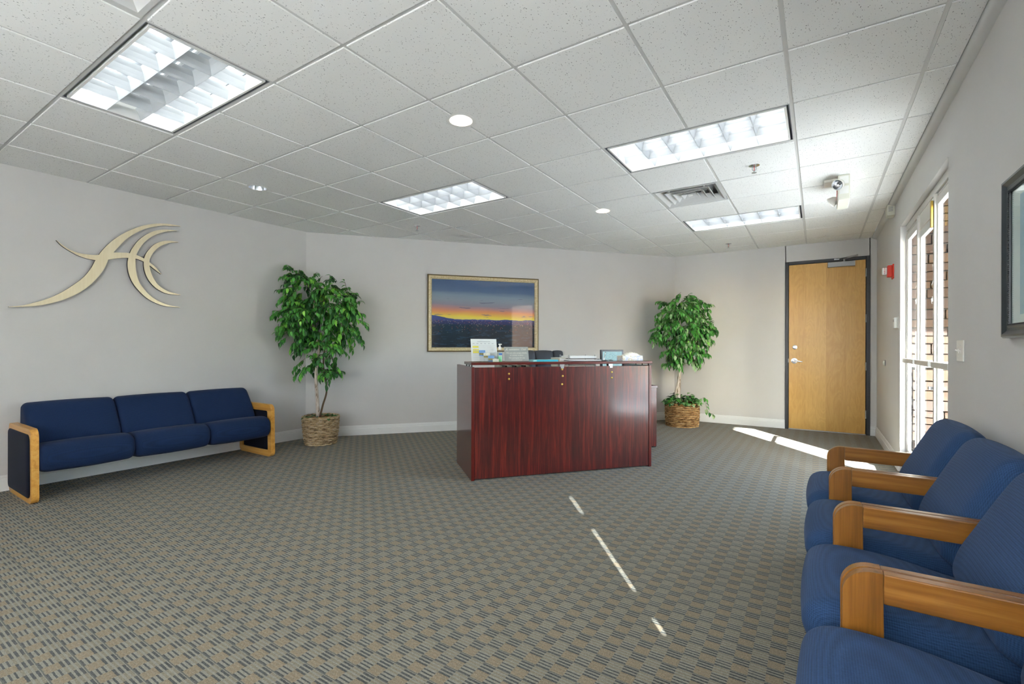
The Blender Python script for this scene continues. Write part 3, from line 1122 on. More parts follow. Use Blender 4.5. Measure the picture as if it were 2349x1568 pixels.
# ------------------------------------------------------------------ sprinklers
def sprinkler(x, y, label):
    r = thing('sprinkler_head', (x, y, CH), label, 'sprinkler', 'ceiling sprinkler heads')
    z = CH - 0.006
    part('escutcheon', MB().lathe([(0.0001, z - 0.010), (0.018, z - 0.010), (0.030, z - 0.004), (0.040, z - 0.002), (0.041, z + 0.001)], (x, y, 0), 24), M['chrome'], r, smooth=True)
    mb = MB().tube([(x - 0.006, y, z - 0.01), (x - 0.015, y, z - 0.022), (x - 0.012, y, z - 0.036), (x - 0.002, y, z - 0.046)], 0.003, 6)
    mb.tube([(x + 0.006, y, z - 0.01), (x + 0.015, y, z - 0.022), (x + 0.012, y, z - 0.036), (x + 0.002, y, z - 0.046)], 0.003, 6)
    mb.cyl((x, y, z - 0.044), (x, y, z - 0.056), 0.004, n=8)
    part('sprinkler_frame', mb, M['steel'], r, smooth=True)
    part('glass_bulb', MB().cyl((x, y, z - 0.010), (x, y, z - 0.044), 0.003, n=8), M['red_print'], r, smooth=True)
    part('deflector', MB().lathe([(0.0001, z - 0.058), (0.019, z - 0.060), (0.019, z - 0.058), (0.0001, z - 0.056)], (x, y, 0), 16), M['steel'], r)
sprinkler(-2.775, 2.123, 'sprinkler head left of the picture, beyond the middle light')
sprinkler(0.919, 2.189, 'sprinkler head just beyond the right ceiling light')
sprinkler(0.281, 5.244, 'sprinkler head farthest back, near the far wall')

# ------------------------------------------------------------------ exit sign with lamps
ex = thing('exit_sign', (1.53, 2.98, CH), 'white ceiling exit sign with two round lamps, seen edge on', 'exit sign')
part('canopy', MB().box((1.40, 2.90, CH - 0.03), (1.50, 3.06, CH - 0.006), 0.004), M['white_plastic'], ex)
mb = MB().box((1.50, 2.82, CH - 0.22), (1.585, 3.16, CH - 0.006), 0.005)
part('sign_body', mb, M['almond'], ex)
mb = MB()
for k in range(2):
    mb.box((1.510, 2.816, CH - 0.085 - k * 0.085), (1.575, 2.8205, CH - 0.02 - k * 0.085), 0.002)
mb.box((1.498, 2.86, CH - 0.19), (1.5005, 3.12, CH - 0.03), 0.001)
part('face_panel', mb, M['white_metal'], ex)
lettering('exit_lettering', 'EXIT', 0.13, Matrix.Translation((1.4975, 2.99, CH - 0.11)) @ Matrix(((0, 0, -1, 0), (-1, 0, 0, 0), (0, 1, 0, 0), (0, 0, 0, 1))), M['exit_red'], ex)
def lamp_head(c, d):
    c, d = Vector(c), Vector(d).normalized()
    q = d.to_track_quat('Z', 'Y').to_matrix().to_4x4()
    mb = MB().lathe([(0.0001, -0.055), (0.018, -0.05), (0.036, -0.03), (0.044, 0.0), (0.047, 0.004), (0.047, 0.012), (0.041, 0.012)], (0, 0, 0), 24, caps=False)
    mb.bm.transform(Matrix.Translation(c) @ q)
    h = part('lamp_head', mb, M['white_plastic'], ex, smooth=True)
    mb = MB().lathe([(0.041, 0.012), (0.034, -0.008), (0.018, -0.022), (0.008, -0.024), (0.0001, -0.012)], (0, 0, 0), 24, caps=False)
    mb.bm.transform(Matrix.Translation(c) @ q)
    part('lamp_reflector', mb, M['chrome'], h, smooth=True)
lamp_head((1.500, 2.785, CH - 0.095), (-0.45, -0.75, -0.45))
lamp_head((1.462, 3.13, CH - 0.15), (-0.8, 0.35, -0.45))

# ================================================================== GLAZED ENTRANCE in the right wall
GX = 2.085
AL = M['aluminium']
en = thing('window_1', (GX, (OY0 + OY1) / 2, 0), None, None)
en['kind'] = 'structure'
def fbox(name, y0, y1, z0, z1, x0=2.062, x1=2.099, root=en, bev=0.003, mat=AL):
    return part(name, MB().box((x0, y0, z0), (x1, y1, z1), bev), mat, root)
fbox('jamb', OY1 - 0.030, OY1 - 0.001, 0.0, OZ, 2.064, 2.092)
fbox('jamb', OY0 + 0.001, OY0 + 0.045, 0.0, OZ, 2.064)
fbox('header', OY0 + 0.045, OY1 - 0.030, 2.285, OZ - 0.001, 2.060)
fbox('header_stop', OY0 + 0.045, OY1 - 0.030, 2.265, 2.285, 2.072, 2.098)
fbox('sill', OY0 + 0.045, OY1 - 0.030, 0.0, 0.03, 2.064)
fbox('mullion', 3.028, 3.065, 0.03, 2.285, 2.052, 2.094)
fbox('mullion', 2.365, 2.405, 0.03, 2.285, 2.054, 2.094)
fbox('transom', 2.41, 3.02, 2.16, 2.285, 2.064)
def leaf(y0, y1, ztop, name='door_leaf'):
    d = thing(name, (GX, (y0 + y1) / 2, 0), None, None)
    d.parent = en
    d.matrix_basis = Matrix.Identity(4)
    mb = MB()
    sw = 0.018
    mb.box((2.070, y0, 0.03), (2.099, y0 + sw, ztop), 0.003).box((2.070, y1 - sw, 0.03), (2.099, y1, ztop), 0.003)
    mb.box((2.070, y0 + sw, ztop - 0.06), (2.099, y1 - sw, ztop), 0.003).box((2.070, y0 + sw, 0.03), (2.099, y1 - sw, 0.22), 0.003)
    part('leaf_frame', mb, AL, en)
    part('glass_pane', MB().box((GX - 0.003, y0 + sw - 0.004, 0.216), (GX + 0.003, y1 - sw + 0.004, ztop - 0.056)), M['door_glass'], en)
    bpy.data.objects.remove(d)
    # push bar
    mb = MB().box((2.030, y0 + 0.03, 1.045), (2.048, y1 - 0.03, 1.085), 0.004)
    mb.box((2.045, y0 + 0.06, 1.05), (2.084, y0 + 0.09, 1.08)).box((2.045, y1 - 0.09, 1.05), (2.084, y1 - 0.06, 1.08))
    part('push_bar', mb, M['aluminium'], en)
leaf(3.067, 3.688, 2.262)
leaf(2.408, 3.026, 2.155)
leaf(1.785, 2.362, 2.262)
part('latch_bolt', MB().box((2.036, 2.37, 2.05), (2.050, 2.40, 2.24), 0.003), M['brass'], en)
part('latch_knob', MB().cyl((2.071, 2.43, 0.89), (2.045, 2.43, 0.89), 0.012, n=12).box((2.035, 2.422, 0.88), (2.046, 2.46, 0.90)), M['steel'], en)
def decal(y, z, sc):
    base = Matrix.Translation((GX - 0.0048, y, z)) @ Matrix(((0, 0, -1, 0), (1, 0, 0, 0), (0, 1, 0, 0), (0, 0, 0, 1)))
    mb = MB()
    mirror = lambda p, q, h: base @ Vector((p, q, h))
    a = resample([(-0.10, 0.02), (-0.03, 0.04), (0.02, 0.12), (0.08, 0.20)], 12)
    b = resample([(-0.10, 0.015), (-0.02, 0.02), (0.045, 0.09), (0.085, 0.195)], 12)
    mb.strip(a, b, 0.0, 0.0006, mirror)
    a = resample([(-0.06, 0.12), (0.0, 0.085), (0.07, 0.08), (0.12, 0.05)], 10)
    b = resample([(-0.06, 0.115), (0.0, 0.07), (0.07, 0.066), (0.12, 0.047)], 10)
    mb.strip(a, b, 0.0007, 0.0013, mirror)
    part('logo_decal', mb, M['letter_white'], en)
    # lettering reads properly from outside, so it is mirrored from the room
    bo = Matrix.Translation((GX - 0.0042, y, z - 0.06)) @ Matrix(((0, 0, 1, 0), (1, 0, 0, 0), (0, 1, 0, 0), (0, 0, 0, 1)))
    lettering('decal_lettering', 'Community', 0.060, bo, M['letter_white'], en, 0.0003, shear=0.3)
decal(3.19, 1.66, 1)
decal(2.50, 1.61, 1)

# ------------------------------------------------------------------ outside: paving, canopy, added sun blocker, stone return
structure('ground', MB().box((2.16, -14, -0.14), (16, 18, -0.02)), M['concrete'], label='pale concrete paving outside the glass door')
structure('canopy', MB().box((2.22, 0.15, 2.62), (3.18, 1.95, 2.9)).box((2.22, 1.95, 2.62), (4.1, 7.5, 2.9)), M['stucco'], label='stucco entrance canopy outside the glass door')  # unseen; stepped outline sets where sun reaches jamb, floor and stone
pr_ = thing('stone_pylon', (5.18, -1.55, -0.02), 'tall coursed stone pylon on the paving outside the glass door', 'pylon')  # added out of view to block sun from the nearer door leaves
part('pylon_shaft', MB().box((5.0, -2.02, -0.02), (5.35, -1.09, 5.3)), M['pier'], pr_)
part('pylon_cap', MB().box((4.97, -2.05, 5.3), (5.38, -1.06, 5.4), 0.01), M['stucco'], pr_)
sw_ = thing('stone_wall', (2.5, 3.8, -0.02), 'stacked ledger stone wall seen through the glass door', 'stone wall')
YS = 3.765
part('backing', MB().box((2.106, YS, -0.02), (2.95, YS + 0.4, 2.62)), M['dark_gap'], sw_)
stone_me = MB().box((-0.5, -0.5, -0.5), (0.5, 0.5, 0.5), 0.0).mesh('stone', M['stone'])
# a second, bevelled unit stone
stones = []
rs = random.Random(4)
for k in range(5):
    mb = MB().box((-0.5, -0.5, -0.5), (0.5, 0.5, 0.5))
    bmesh.ops.subdivide_edges(mb.bm, edges=mb.bm.edges[:], cuts=2, use_grid_fill=True)
    for v in mb.bm.verts:
        edge = sum(abs(abs(c) - 0.5) < 1e-4 for c in v.co)
        sc_ = 1 - 0.03 * (edge - 1)
        v.co = Vector((v.co.x * (1 - 0.015 * (edge - 1)), v.co.y * sc_ + rs.uniform(-0.10, 0.10) * (v.co.y < 0), v.co.z * (1 - 0.05 * (edge - 1)) + rs.uniform(-0.03, 0.03)))
    stones.append(mb.mesh('stone', M['stone'], smooth=40))
inv = world_inv(sw_)
z = 0.0
while z < 2.58:
    lower = z < 1.0
    h = rs.uniform(0.062, 0.105)
    if lower and z + h > 0.94: h = 1.0 - z
    if z + h > 2.6: h = 2.6 - z
    if abs(z - 1.0) < 1e-3:
        part('cap_stone', MB().box((2.103, YS - 0.08, 1.0), (2.98, YS + 0.01, 1.055), 0.008), M['stucco'], sw_)
        z = 1.055
        continue
    x = 2.103 - rs.uniform(0, 0.1)
    while x < 2.93:
        w = rs.uniform(0.14, 0.34)
        xa = max(x, 2.103)
        d = 0.05 + rs.uniform(0, 0.02)
        dd = d + (0.055 if lower else 0.0)
        yc = YS + 0.01 - dd + d / 2
        if x + w - xa > 0.04:
            mm = Matrix.Translation(((xa + x + w) / 2, yc - d / 2 + dd / 2, z + h / 2 - 0.02)) @ Matrix.Diagonal((x + w - xa - 0.007, dd, h - 0.009, 1))
            inst('stone', rs.choice(stones), sw_, inv @ mm)
        x += w
    z += h
gw = thing('garden_wall', (9.1, -1.2, -0.02), 'pale stone wall across the paving outside the door', 'stone wall')
part('wall_body', MB().box((9.0, -3.5, -0.02), (9.3, 1.2, 3.2)), M['pier'], gw)
part('coping', MB().box((8.96, -3.54, 3.2), (9.34, 1.24, 3.28), 0.01), M['stucco'], gw)
tb = thing('trash_bin', (2.30, 3.52, -0.02), 'grey ribbed metal bin outside at the foot of the stone wall', 'bin')
mb = MB().prism([(-0.11, 0), (0.11, 0), (0.11, 0.36), (0.10, 0.42), (0.06, 0.46), (0.0, 0.47), (-0.06, 0.45), (-0.11, 0.38)], -0.12, 0.12, lambda p, q, h: (2.30 + p, 3.52 + h, q - 0.02))
part('bin_body', mb, M['grey_paint'], tb)
mb = MB()
for k in range(5):
    mb.box((2.21 + k * 0.045 - 0.006, 3.392, 0.0), (2.21 + k * 0.045 + 0.006, 3.405, 0.36))
part('bin_rib', mb, M['steel'], tb)

# ================================================================== MAPLE DOOR in the far wall
door = thing('door_1', ((DX0 + DX1) / 2, YF, 0), 'tall maple veneer door in a black metal frame', None)
door['kind'] = 'structure'
FWD = 0.045
mb = MB()
for (xa, xb, za, zb) in ((DX0, DX0 + FWD, 0, DTOP), (DX1 - FWD, DX1, 0, DTOP), (DX0 + FWD, DX1 - FWD, DTOP - FWD, DTOP)):
    mb.box((xa, YF - 0.018, za), (xb, YF + 0.12, zb), 0.003)
part('door_frame', mb, M['black_frame'], door)
sx0, sx1, sz0, sz1 = DX0 + FWD + 0.003, DX1 - FWD - 0.006, 0.012, DTOP - FWD - 0.003
slab = part('door_slab', MB().box((sx0, YF - 0.004, sz0), (sx1, YF + 0.04, sz1), 0.002), M['maple'], door)
part('door_stop', MB().box((DX0 + FWD, YF + 0.05, 0), (DX1 - FWD, YF + 0.12, DTOP - FWD)), M['black'], door)
part('threshold', MB().box((DX0 + FWD, YF - 0.01, 0), (DX1 - FWD, YF + 0.05, 0.010)), M['steel'], door)
for zz in (0.28, 0.93, 1.58, 2.20):
    mb = MB().cyl((sx1 + 0.004, YF - 0.014, zz - 0.055), (sx1 + 0.004, YF - 0.014, zz + 0.055), 0.008, n=10)
    mb.box((sx1 - 0.002, YF - 0.012, zz - 0.055), (sx1 + 0.012, YF - 0.004, zz + 0.055))
    part('hinge', mb, M['steel'], door, smooth=True)
rotx = Matrix.Rotation(PI / 2, 4, 'X')
mb = MB().lathe([(0.0001, 0.012), (0.016, 0.014), (0.030, 0.010), (0.032, 0.0)], (0, 0, 0), 24)
mb.bm.transform(Matrix.Translation((1.078, YF - 0.004, 1.187)) @ rotx)
part('deadbolt', mb, M['chrome'], door, smooth=True)
mb = MB().lathe([(0.0001, 0.020), (0.014, 0.020), (0.018, 0.010), (0.040, 0.007), (0.042, 0.0)], (0, 0, 0), 24)
mb.bm.transform(Matrix.Translation((1.072, YF - 0.004, 0.991)) @ rotx)
rose = part('lever_rose', mb, M['chrome'], door, smooth=True)
mb = MB().cyl((1.072, YF - 0.02, 0.991), (1.072, YF - 0.055, 0.991), 0.011, n=12)
mb.tube([(1.068, YF - 0.052, 0.991), (1.10, YF - 0.056, 0.990), (1.15, YF - 0.052, 0.982), (1.172, YF - 0.046, 0.979)], [0.011, 0.011, 0.009, 0.008], 10)
part('door_handle', mb, M['chrome'], rose, smooth=True)
part('strike_plate', MB().box((DX0 + FWD - 0.006, YF - 0.020, 0.965), (DX0 + FWD + 0.002, YF - 0.012, 1.02)), M['steel'], door)
cl_ = part('closer_body', MB().box((1.470, YF - 0.062, 2.300), (1.782, YF - 0.004, 2.368), 0.004), M['grey_paint'], door)
mb = MB().cyl((1.66, YF - 0.034, 2.366), (1.66, YF - 0.034, 2.398), 0.013, n=12)
mb.box((-0.006, -0.011, -0.004), (0.25, 0.011, 0.004), M=Matrix.Translation((1.66, YF - 0.034, 2.402)) @ Matrix.Rotation(R(-58), 4, 'Z'))
ex_ = (1.66 + 0.25 * math.cos(R(-58)), YF - 0.034 + 0.25 * math.sin(R(-58)))
tx, ty = 1.575, YF - 0.03
ang = math.atan2(ty - ex_[1], tx - ex_[0]); ln = math.hypot(ty - ex_[1], tx - ex_[0])
mb.box((0, -0.008, -0.003), (ln, 0.008, 0.003), M=Matrix.Translation((ex_[0], ex_[1], 2.412)) @ Matrix.Rotation(ang, 4, 'Z'))
mb.cyl((ex_[0], ex_[1], 2.396), (ex_[0], ex_[1], 2.42), 0.009, n=10)
mb.box((tx - 0.03, YF - 0.034, 2.398), (tx + 0.03, YF - 0.016, 2.418))
part('closer_arm', mb, M['steel'], cl_)

# ================================================================== RIGHT WALL FITTINGS
fa = thing('fire_alarm', (XR, 4.21, 1.98), 'red fire alarm strobe on the right wall beside the maple door', 'fire alarm')
part('back_plate', MB().box((XR - 0.012, 4.155, 1.905), (XR, 4.265, 2.055), 0.003), M['red'], fa)
part('horn_body', MB().box((XR - 0.052, 4.17, 1.925), (XR - 0.012, 4.255, 2.045), 0.006), M['red'], fa)
part('strobe_lens', MB().box((XR - 0.105, 4.18, 1.945), (XR - 0.052, 4.245, 2.035), 0.012), M['acrylic'], fa)
part('strobe_core', MB().box((XR - 0.092, 4.195, 1.955), (XR - 0.054, 4.23, 2.025), 0.004), M['paper'], fa)
lettering('fire_lettering', 'F\nI\nR\nE', 0.021, Matrix.Translation((XR - 0.074, 4.1938, 1.991)) @ rotx, M['red_print'], fa, spacing=0.85)

th = thing('thermostat', (XR, 3.90, 1.43), 'white wall thermostat just left of the glass door', 'thermostat')
part('wall_plate', MB().box((XR - 0.006, 3.84, 1.375), (XR, 3.985, 1.485), 0.002), M['white_plastic'], th)
part('control_body', MB().box((XR - 0.032, 3.85, 1.378), (XR - 0.006, 3.935, 1.482), 0.004), M['white_metal'], th)
part('display', MB().box((XR - 0.0335, 3.87, 1.44), (XR - 0.031, 3.92, 1.465)), M['grey_paint'], th)

bmp = thing('wall_bumper', (XR, 4.90, 1.005), 'small round white door bumper on the right wall', 'door bumper')
ry = Matrix.Rotation(-PI / 2, 4, 'Y')
mb = MB().lathe([(0.0001, 0.016), (0.012, 0.016), (0.015, 0.022), (0.022, 0.022), (0.028, 0.008), (0.028, 0.0)], (0, 0, 0), 20)
mb.bm.transform(Matrix.Translation((XR, 4.90, 1.005)) @ ry)
part('bumper_pad', mb, M['almond'], bmp, smooth=True)
mb = MB().lathe([(0.028, 0.0), (0.034, 0.0), (0.034, 0.006), (0.028, 0.008)], (0, 0, 0), 20, caps=False)
mb.bm.transform(Matrix.Translation((XR, 4.90, 1.005)) @ ry)
part('bumper_ring', mb, M['steel'], bmp, smooth=True)

swt = thing('light_switch', (XR, 1.415, 1.168), 'white two gang light switch right of the glass door', 'light switch')
part('wall_plate', MB().box((XR - 0.007, 1.345, 1.110), (XR, 1.488, 1.226), 0.003), M['white_plastic'], swt)
for yy in (1.393, 1.440):
    tg = part('toggle_collar', MB().box((XR - 0.009, yy - 0.006, 1.155), (XR - 0.006, yy + 0.006, 1.181)), M['white_metal'], swt)
    mb = MB().box((-0.004, -0.004, 0), (0.004, 0.004, 0.016), 0.001, M=Matrix.Translation((XR - 0.008, yy, 1.166)) @ Matrix.Rotation(R(-60), 4, 'Y'))
    part('toggle', mb, M['white_plastic'], tg)
for yy in (1.393, 1.440):
    for zz in (1.138, 1.198):
        part('plate_screw', MB().cyl((XR - 0.0065, yy, zz), (XR - 0.0085, yy, zz), 0.003, n=8), M['white_metal'], swt)

ms = thing('motion_sensor', (XR, 4.15, 2.60), 'beige slotted sensor box high on the right wall at the ceiling', 'sensor')
part('sensor_body', MB().box((XR - 0.065, 4.08, 2.545), (XR, 4.22, 2.655), 0.004), M['almond'], ms)
for k in range(6):
    part('slot', MB().box((XR - 0.055, 4.0785, 2.585 + k * 0.009), (XR - 0.018, 4.0805, 2.589 + k * 0.009)), M['grey_print'], ms)

# black framed picture, mostly outside the frame of the photograph
pf = thing('framed_print', (XR, 0.18, 1.545), 'black beaded frame with a pale print at the right photo edge', 'picture')
PY0, PY1, PZ0, PZ1 = -0.32, 0.638, 1.225, 1.868
fprof = [(0.0, 0.0), (0.0, 0.020), (0.006, 0.027), (0.014, 0.027), (0.030, 0.016), (0.040, 0.015), (0.046, 0.019), (0.052, 0.018), (0.056, 0.010), (0.056, 0.0)]
def frame_members(name, W0, W1, H0, H1, prof, f, mat, root, edge_mat=None):
    """four mitred mouldings; f(along, up, out)"""
    corners = [(W0, H0), (W1, H0), (W1, H1), (W0, H1)]
    ins = [(1, 1), (-1, 1), (-1, -1), (1, -1)]
    for k in range(4):
        k2 = (k + 1) % 4
        mb = MB()
        rA = [mb.bm.verts.new(f(corners[k][0] + ins[k][0] * a, corners[k][1] + ins[k][1] * a, o)) for a, o in prof]
        rB = [mb.bm.verts.new(f(corners[k2][0] + ins[k2][0] * a, corners[k2][1] + ins[k2][1] * a, o)) for a, o in prof]
        n = len(prof)
        for i in range(n):
            j = (i + 1) % n
            mb.bm.faces.new((rA[i], rA[j], rB[j], rB[i]))
        mb.bm.faces.new(rA[::-1]); mb.bm.faces.new(rB)
        o = part(name, mb, mat, root)
fR = lambda a, b, o: (XR - o, a, b)
M['black_moulding'] = plain('black_satin_moulding', srgb(44, 50, 54), 0.32, vary=0.1)
frame_members('frame_rail', PY0, PY1, PZ0, PZ1, fprof, fR, M['black_moulding'], pf)
bead_me = MB().lathe([(0.0001, -0.003), (0.0022, -0.0022), (0.003, 0), (0.0022, 0.0022), (0.0001, 0.003)], n=6).mesh('bead', M['black_moulding'], smooth='all')
mb = MB()
def bead(mb, c):
    r = bmesh.ops.create_icosphere(mb.bm, subdivisions=1, radius=0.0034)
    for v in r['verts']: v.co += Vector(c)
zz = PZ0 + 0.056
while zz < PZ1 - 0.05:
    bead(mb, (XR - 0.018, PY1 - 0.054, zz)); bead(mb, (XR - 0.018, PY0 + 0.054, zz)); zz += 0.0085
yy = PY0 + 0.056
while yy < PY1 - 0.05:
    bead(mb, (XR - 0.018, yy, PZ0 + 0.054)); bead(mb, (XR - 0.018, yy, PZ1 - 0.054)); yy += 0.0085
o = part('frame_beading', mb, M['black_moulding'], pf, smooth='all'); o['kind'] = 'stuff'
part('mat_board', MB().box((XR - 0.007, PY0 + 0.05, PZ0 + 0.05), (XR - 0.003, PY1 - 0.05, PZ1 - 0.05)), plain('pale_grey_mat', srgb(214, 224, 224), 0.8), pf)
part('print_sheet', MB().box((XR - 0.008, PY0 + 0.09, PZ0 + 0.09), (XR - 0.0069, PY1 - 0.15, PZ1 - 0.09)), plain('pale_blue_print', srgb(150, 186, 208), 0.6, vary=0.2, vs=3), pf)
part('picture_glass', MB().box((XR - 0.0115, PY0 + 0.05, PZ0 + 0.05), (XR - 0.0095, PY1 - 0.05, PZ1 - 0.05)), M['glass'], pf)
bpy.data.meshes.remove(bead_me)

# ================================================================== WALL LOGO
LOGO = {
'swoosh': ([(0.129, 2.426), (0.022, 2.424), (-0.079, 2.406), (-0.188, 2.364), (-0.282, 2.306), (-0.362, 2.243), (-0.441, 2.16), (-0.498, 2.081), (-0.531, 2.024), (-0.558, 1.966), (-0.59, 1.885), (-0.644, 1.795), (-0.715, 1.718), (-0.792, 1.647), (-0.874, 1.589), (-0.954, 1.549), (-1.031, 1.518), (-1.108, 1.502)], [(0.129, 2.423), (-0.024, 2.396), (-0.112, 2.366), (-0.198, 2.32), (-0.271, 2.261), (-0.332, 2.199), (-0.382, 2.128), (-0.426, 2.06), (-0.46, 2.0), (-0.479, 1.942), (-0.507, 1.872), (-0.553, 1.795), (-0.617, 1.711), (-0.688, 1.645), (-0.766, 1.593), (-0.85, 1.552), (-0.938, 1.523), (-1.024, 1.507), (-1.108, 1.499)]),
'crossbar': ([(-0.822, 2.099), (-0.784, 2.064), (-0.741, 2.035), (-0.689, 2.015), (-0.636, 2.009), (-0.581, 2.011), (-0.526, 2.021), (-0.479, 2.039), (-0.426, 2.058), (-0.372, 2.067), (-0.302, 2.073), (-0.24, 2.062), (-0.187, 2.039), (-0.144, 2.011), (-0.095, 1.969), (-0.044, 1.909)], [(-0.82, 2.096), (-0.788, 2.059), (-0.741, 2.024), (-0.68, 1.99), (-0.618, 1.972), (-0.558, 1.966), (-0.516, 1.969), (-0.464, 1.985), (-0.392, 2.01), (-0.322, 2.025), (-0.255, 2.028), (-0.192, 2.01), (-0.144, 1.982), (-0.095, 1.943), (-0.044, 1.905)]),
'large_arc': ([(0.098, 2.371), (0.01, 2.364), (-0.079, 2.339), (-0.155, 2.291), (-0.219, 2.227), (-0.261, 2.163), (-0.296, 2.088), (-0.317, 1.997), (-0.316, 1.923), (-0.301, 1.85), (-0.27, 1.779), (-0.223, 1.715), (-0.165, 1.657), (-0.089, 1.612), (0.001, 1.586), (0.125, 1.583)], [(0.098, 2.368), (-0.001, 2.342), (-0.079, 2.3), (-0.145, 2.248), (-0.198, 2.181), (-0.235, 2.111), (-0.255, 2.044), (-0.257, 1.981), (-0.25, 1.894), (-0.229, 1.809), (-0.186, 1.738), (-0.133, 1.679), (-0.067, 1.633), (0.023, 1.601), (0.125, 1.587)]),
'small_arc': ([(0.11, 2.257), (0.033, 2.255), (-0.035, 2.237), (-0.096, 2.199), (-0.144, 2.139), (-0.179, 2.07), (-0.19, 2.004), (-0.184, 1.929), (-0.16, 1.855), (-0.122, 1.796), (-0.067, 1.747), (0.012, 1.714), (0.129, 1.712)], [(0.11, 2.254), (0.022, 2.23), (-0.046, 2.189), (-0.095, 2.135), (-0.128, 2.078), (-0.144, 2.024), (-0.141, 1.96), (-0.122, 1.886), (-0.084, 1.813), (-0.034, 1.766), (0.035, 1.734), (0.129, 1.716)]),
}
lg = thing('wall_logo', (XL, -0.4, 1.95), 'champagne metal logo of sweeping crescents on the left wall', 'logo')
for k, (nm, (ua, ub)) in enumerate(LOGO.items()):
    a, b = resample(ua, 56), resample(ub, 56)
    dx = 0.0004 * k
    part(nm, MB().strip(a, b, XL + 0.034, XL + 0.040 + dx, lambda p, q, h: (h, p, q)), M['gold'], lg, smooth=30)
    part(nm + '_backing', MB().strip(a, b, XL + 0.012 + dx, XL + 0.0339, lambda p, q, h: (h, p, q)), M['black'], lg, smooth=30, label='dark edge behind the metal face')
mb = MB()
for (y, z) in ((-0.42, 2.09), (-0.75, 1.66), (-0.10, 2.38), (-0.28, 1.95), (-0.1, 1.63), (-0.16, 1.9)):
    mb.cyl((XL, y, z), (XL + 0.02, y, z), 0.006, n=8)
part('mounting_stud', mb, M['steel'], lg)

# ================================================================== FRAMED SUNSET PICTURE on the diagonal wall
def wp(a, up, out):
    p = A + DW * a + DN * out
    return Vector((p.x, p.y, up))
pc = thing('framed_sunset_print', tuple(wp(2.38, 1.1, 0)), 'wide city sunset picture in a gold frame behind the desk', 'picture')
gprof = [(0.0, 0.0), (0.0, 0.030), (0.006, 0.036), (0.014, 0.038), (0.020, 0.034)]
iprof = [(0.0, 0.0), (0.0, 0.034), (0.012, 0.037), (0.030, 0.030), (0.042, 0.020), (0.046, 0.012), (0.046, 0.0)]
U0, U1, H0, H1 = 1.56, 3.203, 1.112, 2.193
frame_members('frame_edge', U0, U1, H0, H1, [(0, 0), (0, 0.028), (0.006, 0.036), (0.016, 0.036), (0.016, 0)], wp, M['gold_dark'], pc)
frame_members('frame_rail', U0 + 0.016, U1 - 0.016, H0 + 0.016, H1 - 0.016, [(a, b) for a, b in iprof], wp, M['gold_frame'], pc)
mb = MB()
e = 0.058
vs = [mb.bm.verts.new(wp(a, b, 0.010)) for a, b in ((U0 + e, H0 + e), (U1 - e, H0 + e), (U1 - e, H1 - e), (U0 + e, H1 - e))]
fc = mb.bm.faces.new(vs)
uvl = mb.bm.loops.layers.uv.new('UVMap')
vb = [mb.bm.verts.new(wp(a, b, 0.004)) for a, b in ((U0 + e, H0 + e), (U1 - e, H0 + e), (U1 - e, H1 - e), (U0 + e, H1 - e))]
mb.bm.faces.new(vb[::-1])
for k in range(4):
    mb.bm.faces.new((vs[k], vb[k], vb[(k + 1) % 4], vs[(k + 1) % 4]))
for lp, uv in zip(fc.loops, ((0, 0), (1, 0), (1, 1), (0, 1))):
    lp[uvl].uv = uv
part('sunset_print', mb, M['print'], pc, label='sunset over a city with mountains')

# ================================================================== RECEPTION DESK
DO = Vector((-1.206, 1.191)); DU = Vector((0.64422, 0.76484)); DV = Vector((-0.76484, 0.64422))
DANG = math.atan2(DU.y, DU.x)
def dk(u, v, z=0.0):
    p = DO + DU * u + DV * v
    return Vector((p.x, p.y, z))
DM = Matrix.Translation((DO.x, DO.y, 0)) @ Matrix.Rotation(DANG, 4, 'Z')
def dthing(name, u, v, z, label, cat, group=None, rz=0.0):
    return thing(name, tuple(dk(u, v, z)), label, cat, group, DANG + rz)
desk = thing('reception_desk', (DO.x, DO.y, 0), 'dark mahogany reception desk with a raised counter', 'desk', None, DANG)
L_ = 1.824
def dpart(name, mb, mat, root=desk, smooth=False, label=None):
    return part(name, mb, mat, root, smooth, world=False, label=label)
dpart('front_panel', MB().box((0.030, 0.004, 0.012), (L_ - 0.030, 0.028, 1.000), 0.001), M['mahogany'])
dpart('side_panel', MB().box((0.0, 0.0, 0.0), (0.028, 0.707, 1.004), 0.0015), M['mahogany_plain'])
dpart('side_panel', MB().box((L_ - 0.028, 0.0, 0.0), (L_, 0.707, 1.004), 0.0015), M['mahogany_plain'])
for u in (0.001, L_ - 0.027):
    dpart('edge_band', MB().box((u, -0.0015, 0.0), (u + 0.026, 0.001, 1.003)), M['mahogany_edge'])
dpart('counter_top', MB().box((-0.004, -0.002, 1.022), (L_ + 0.008, 0.31, 1.046), 0.003), M['mahogany_plain'])
dpart('counter_edge', MB().box((-0.002, -0.0045, 1.024), (L_ + 0.006, -0.001, 1.044), 0.001), M['mahogany_edge'])
dpart('work_surface', MB().box((0.03, 0.03, 0.715), (L_ - 0.03, 0.705, 0.742), 0.002), M['mahogany_plain'])
for u in (0.010, L_ - 0.016):
    for v in (0.03, 0.14, 0.26):
        dpart('counter_post', MB().cyl((u, v, 1.002), (u, v, 1.024), 0.006, n=8), M['black'])
for u in (0.866, 1.375):
    dpart('counter_bracket', MB().box((u - 0.022, 0.006, 1.000), (u + 0.022, 0.05, 1.023)).box((u - 0.015, -0.003, 0.984), (u + 0.015, 0.006, 1.0)), M['steel'])
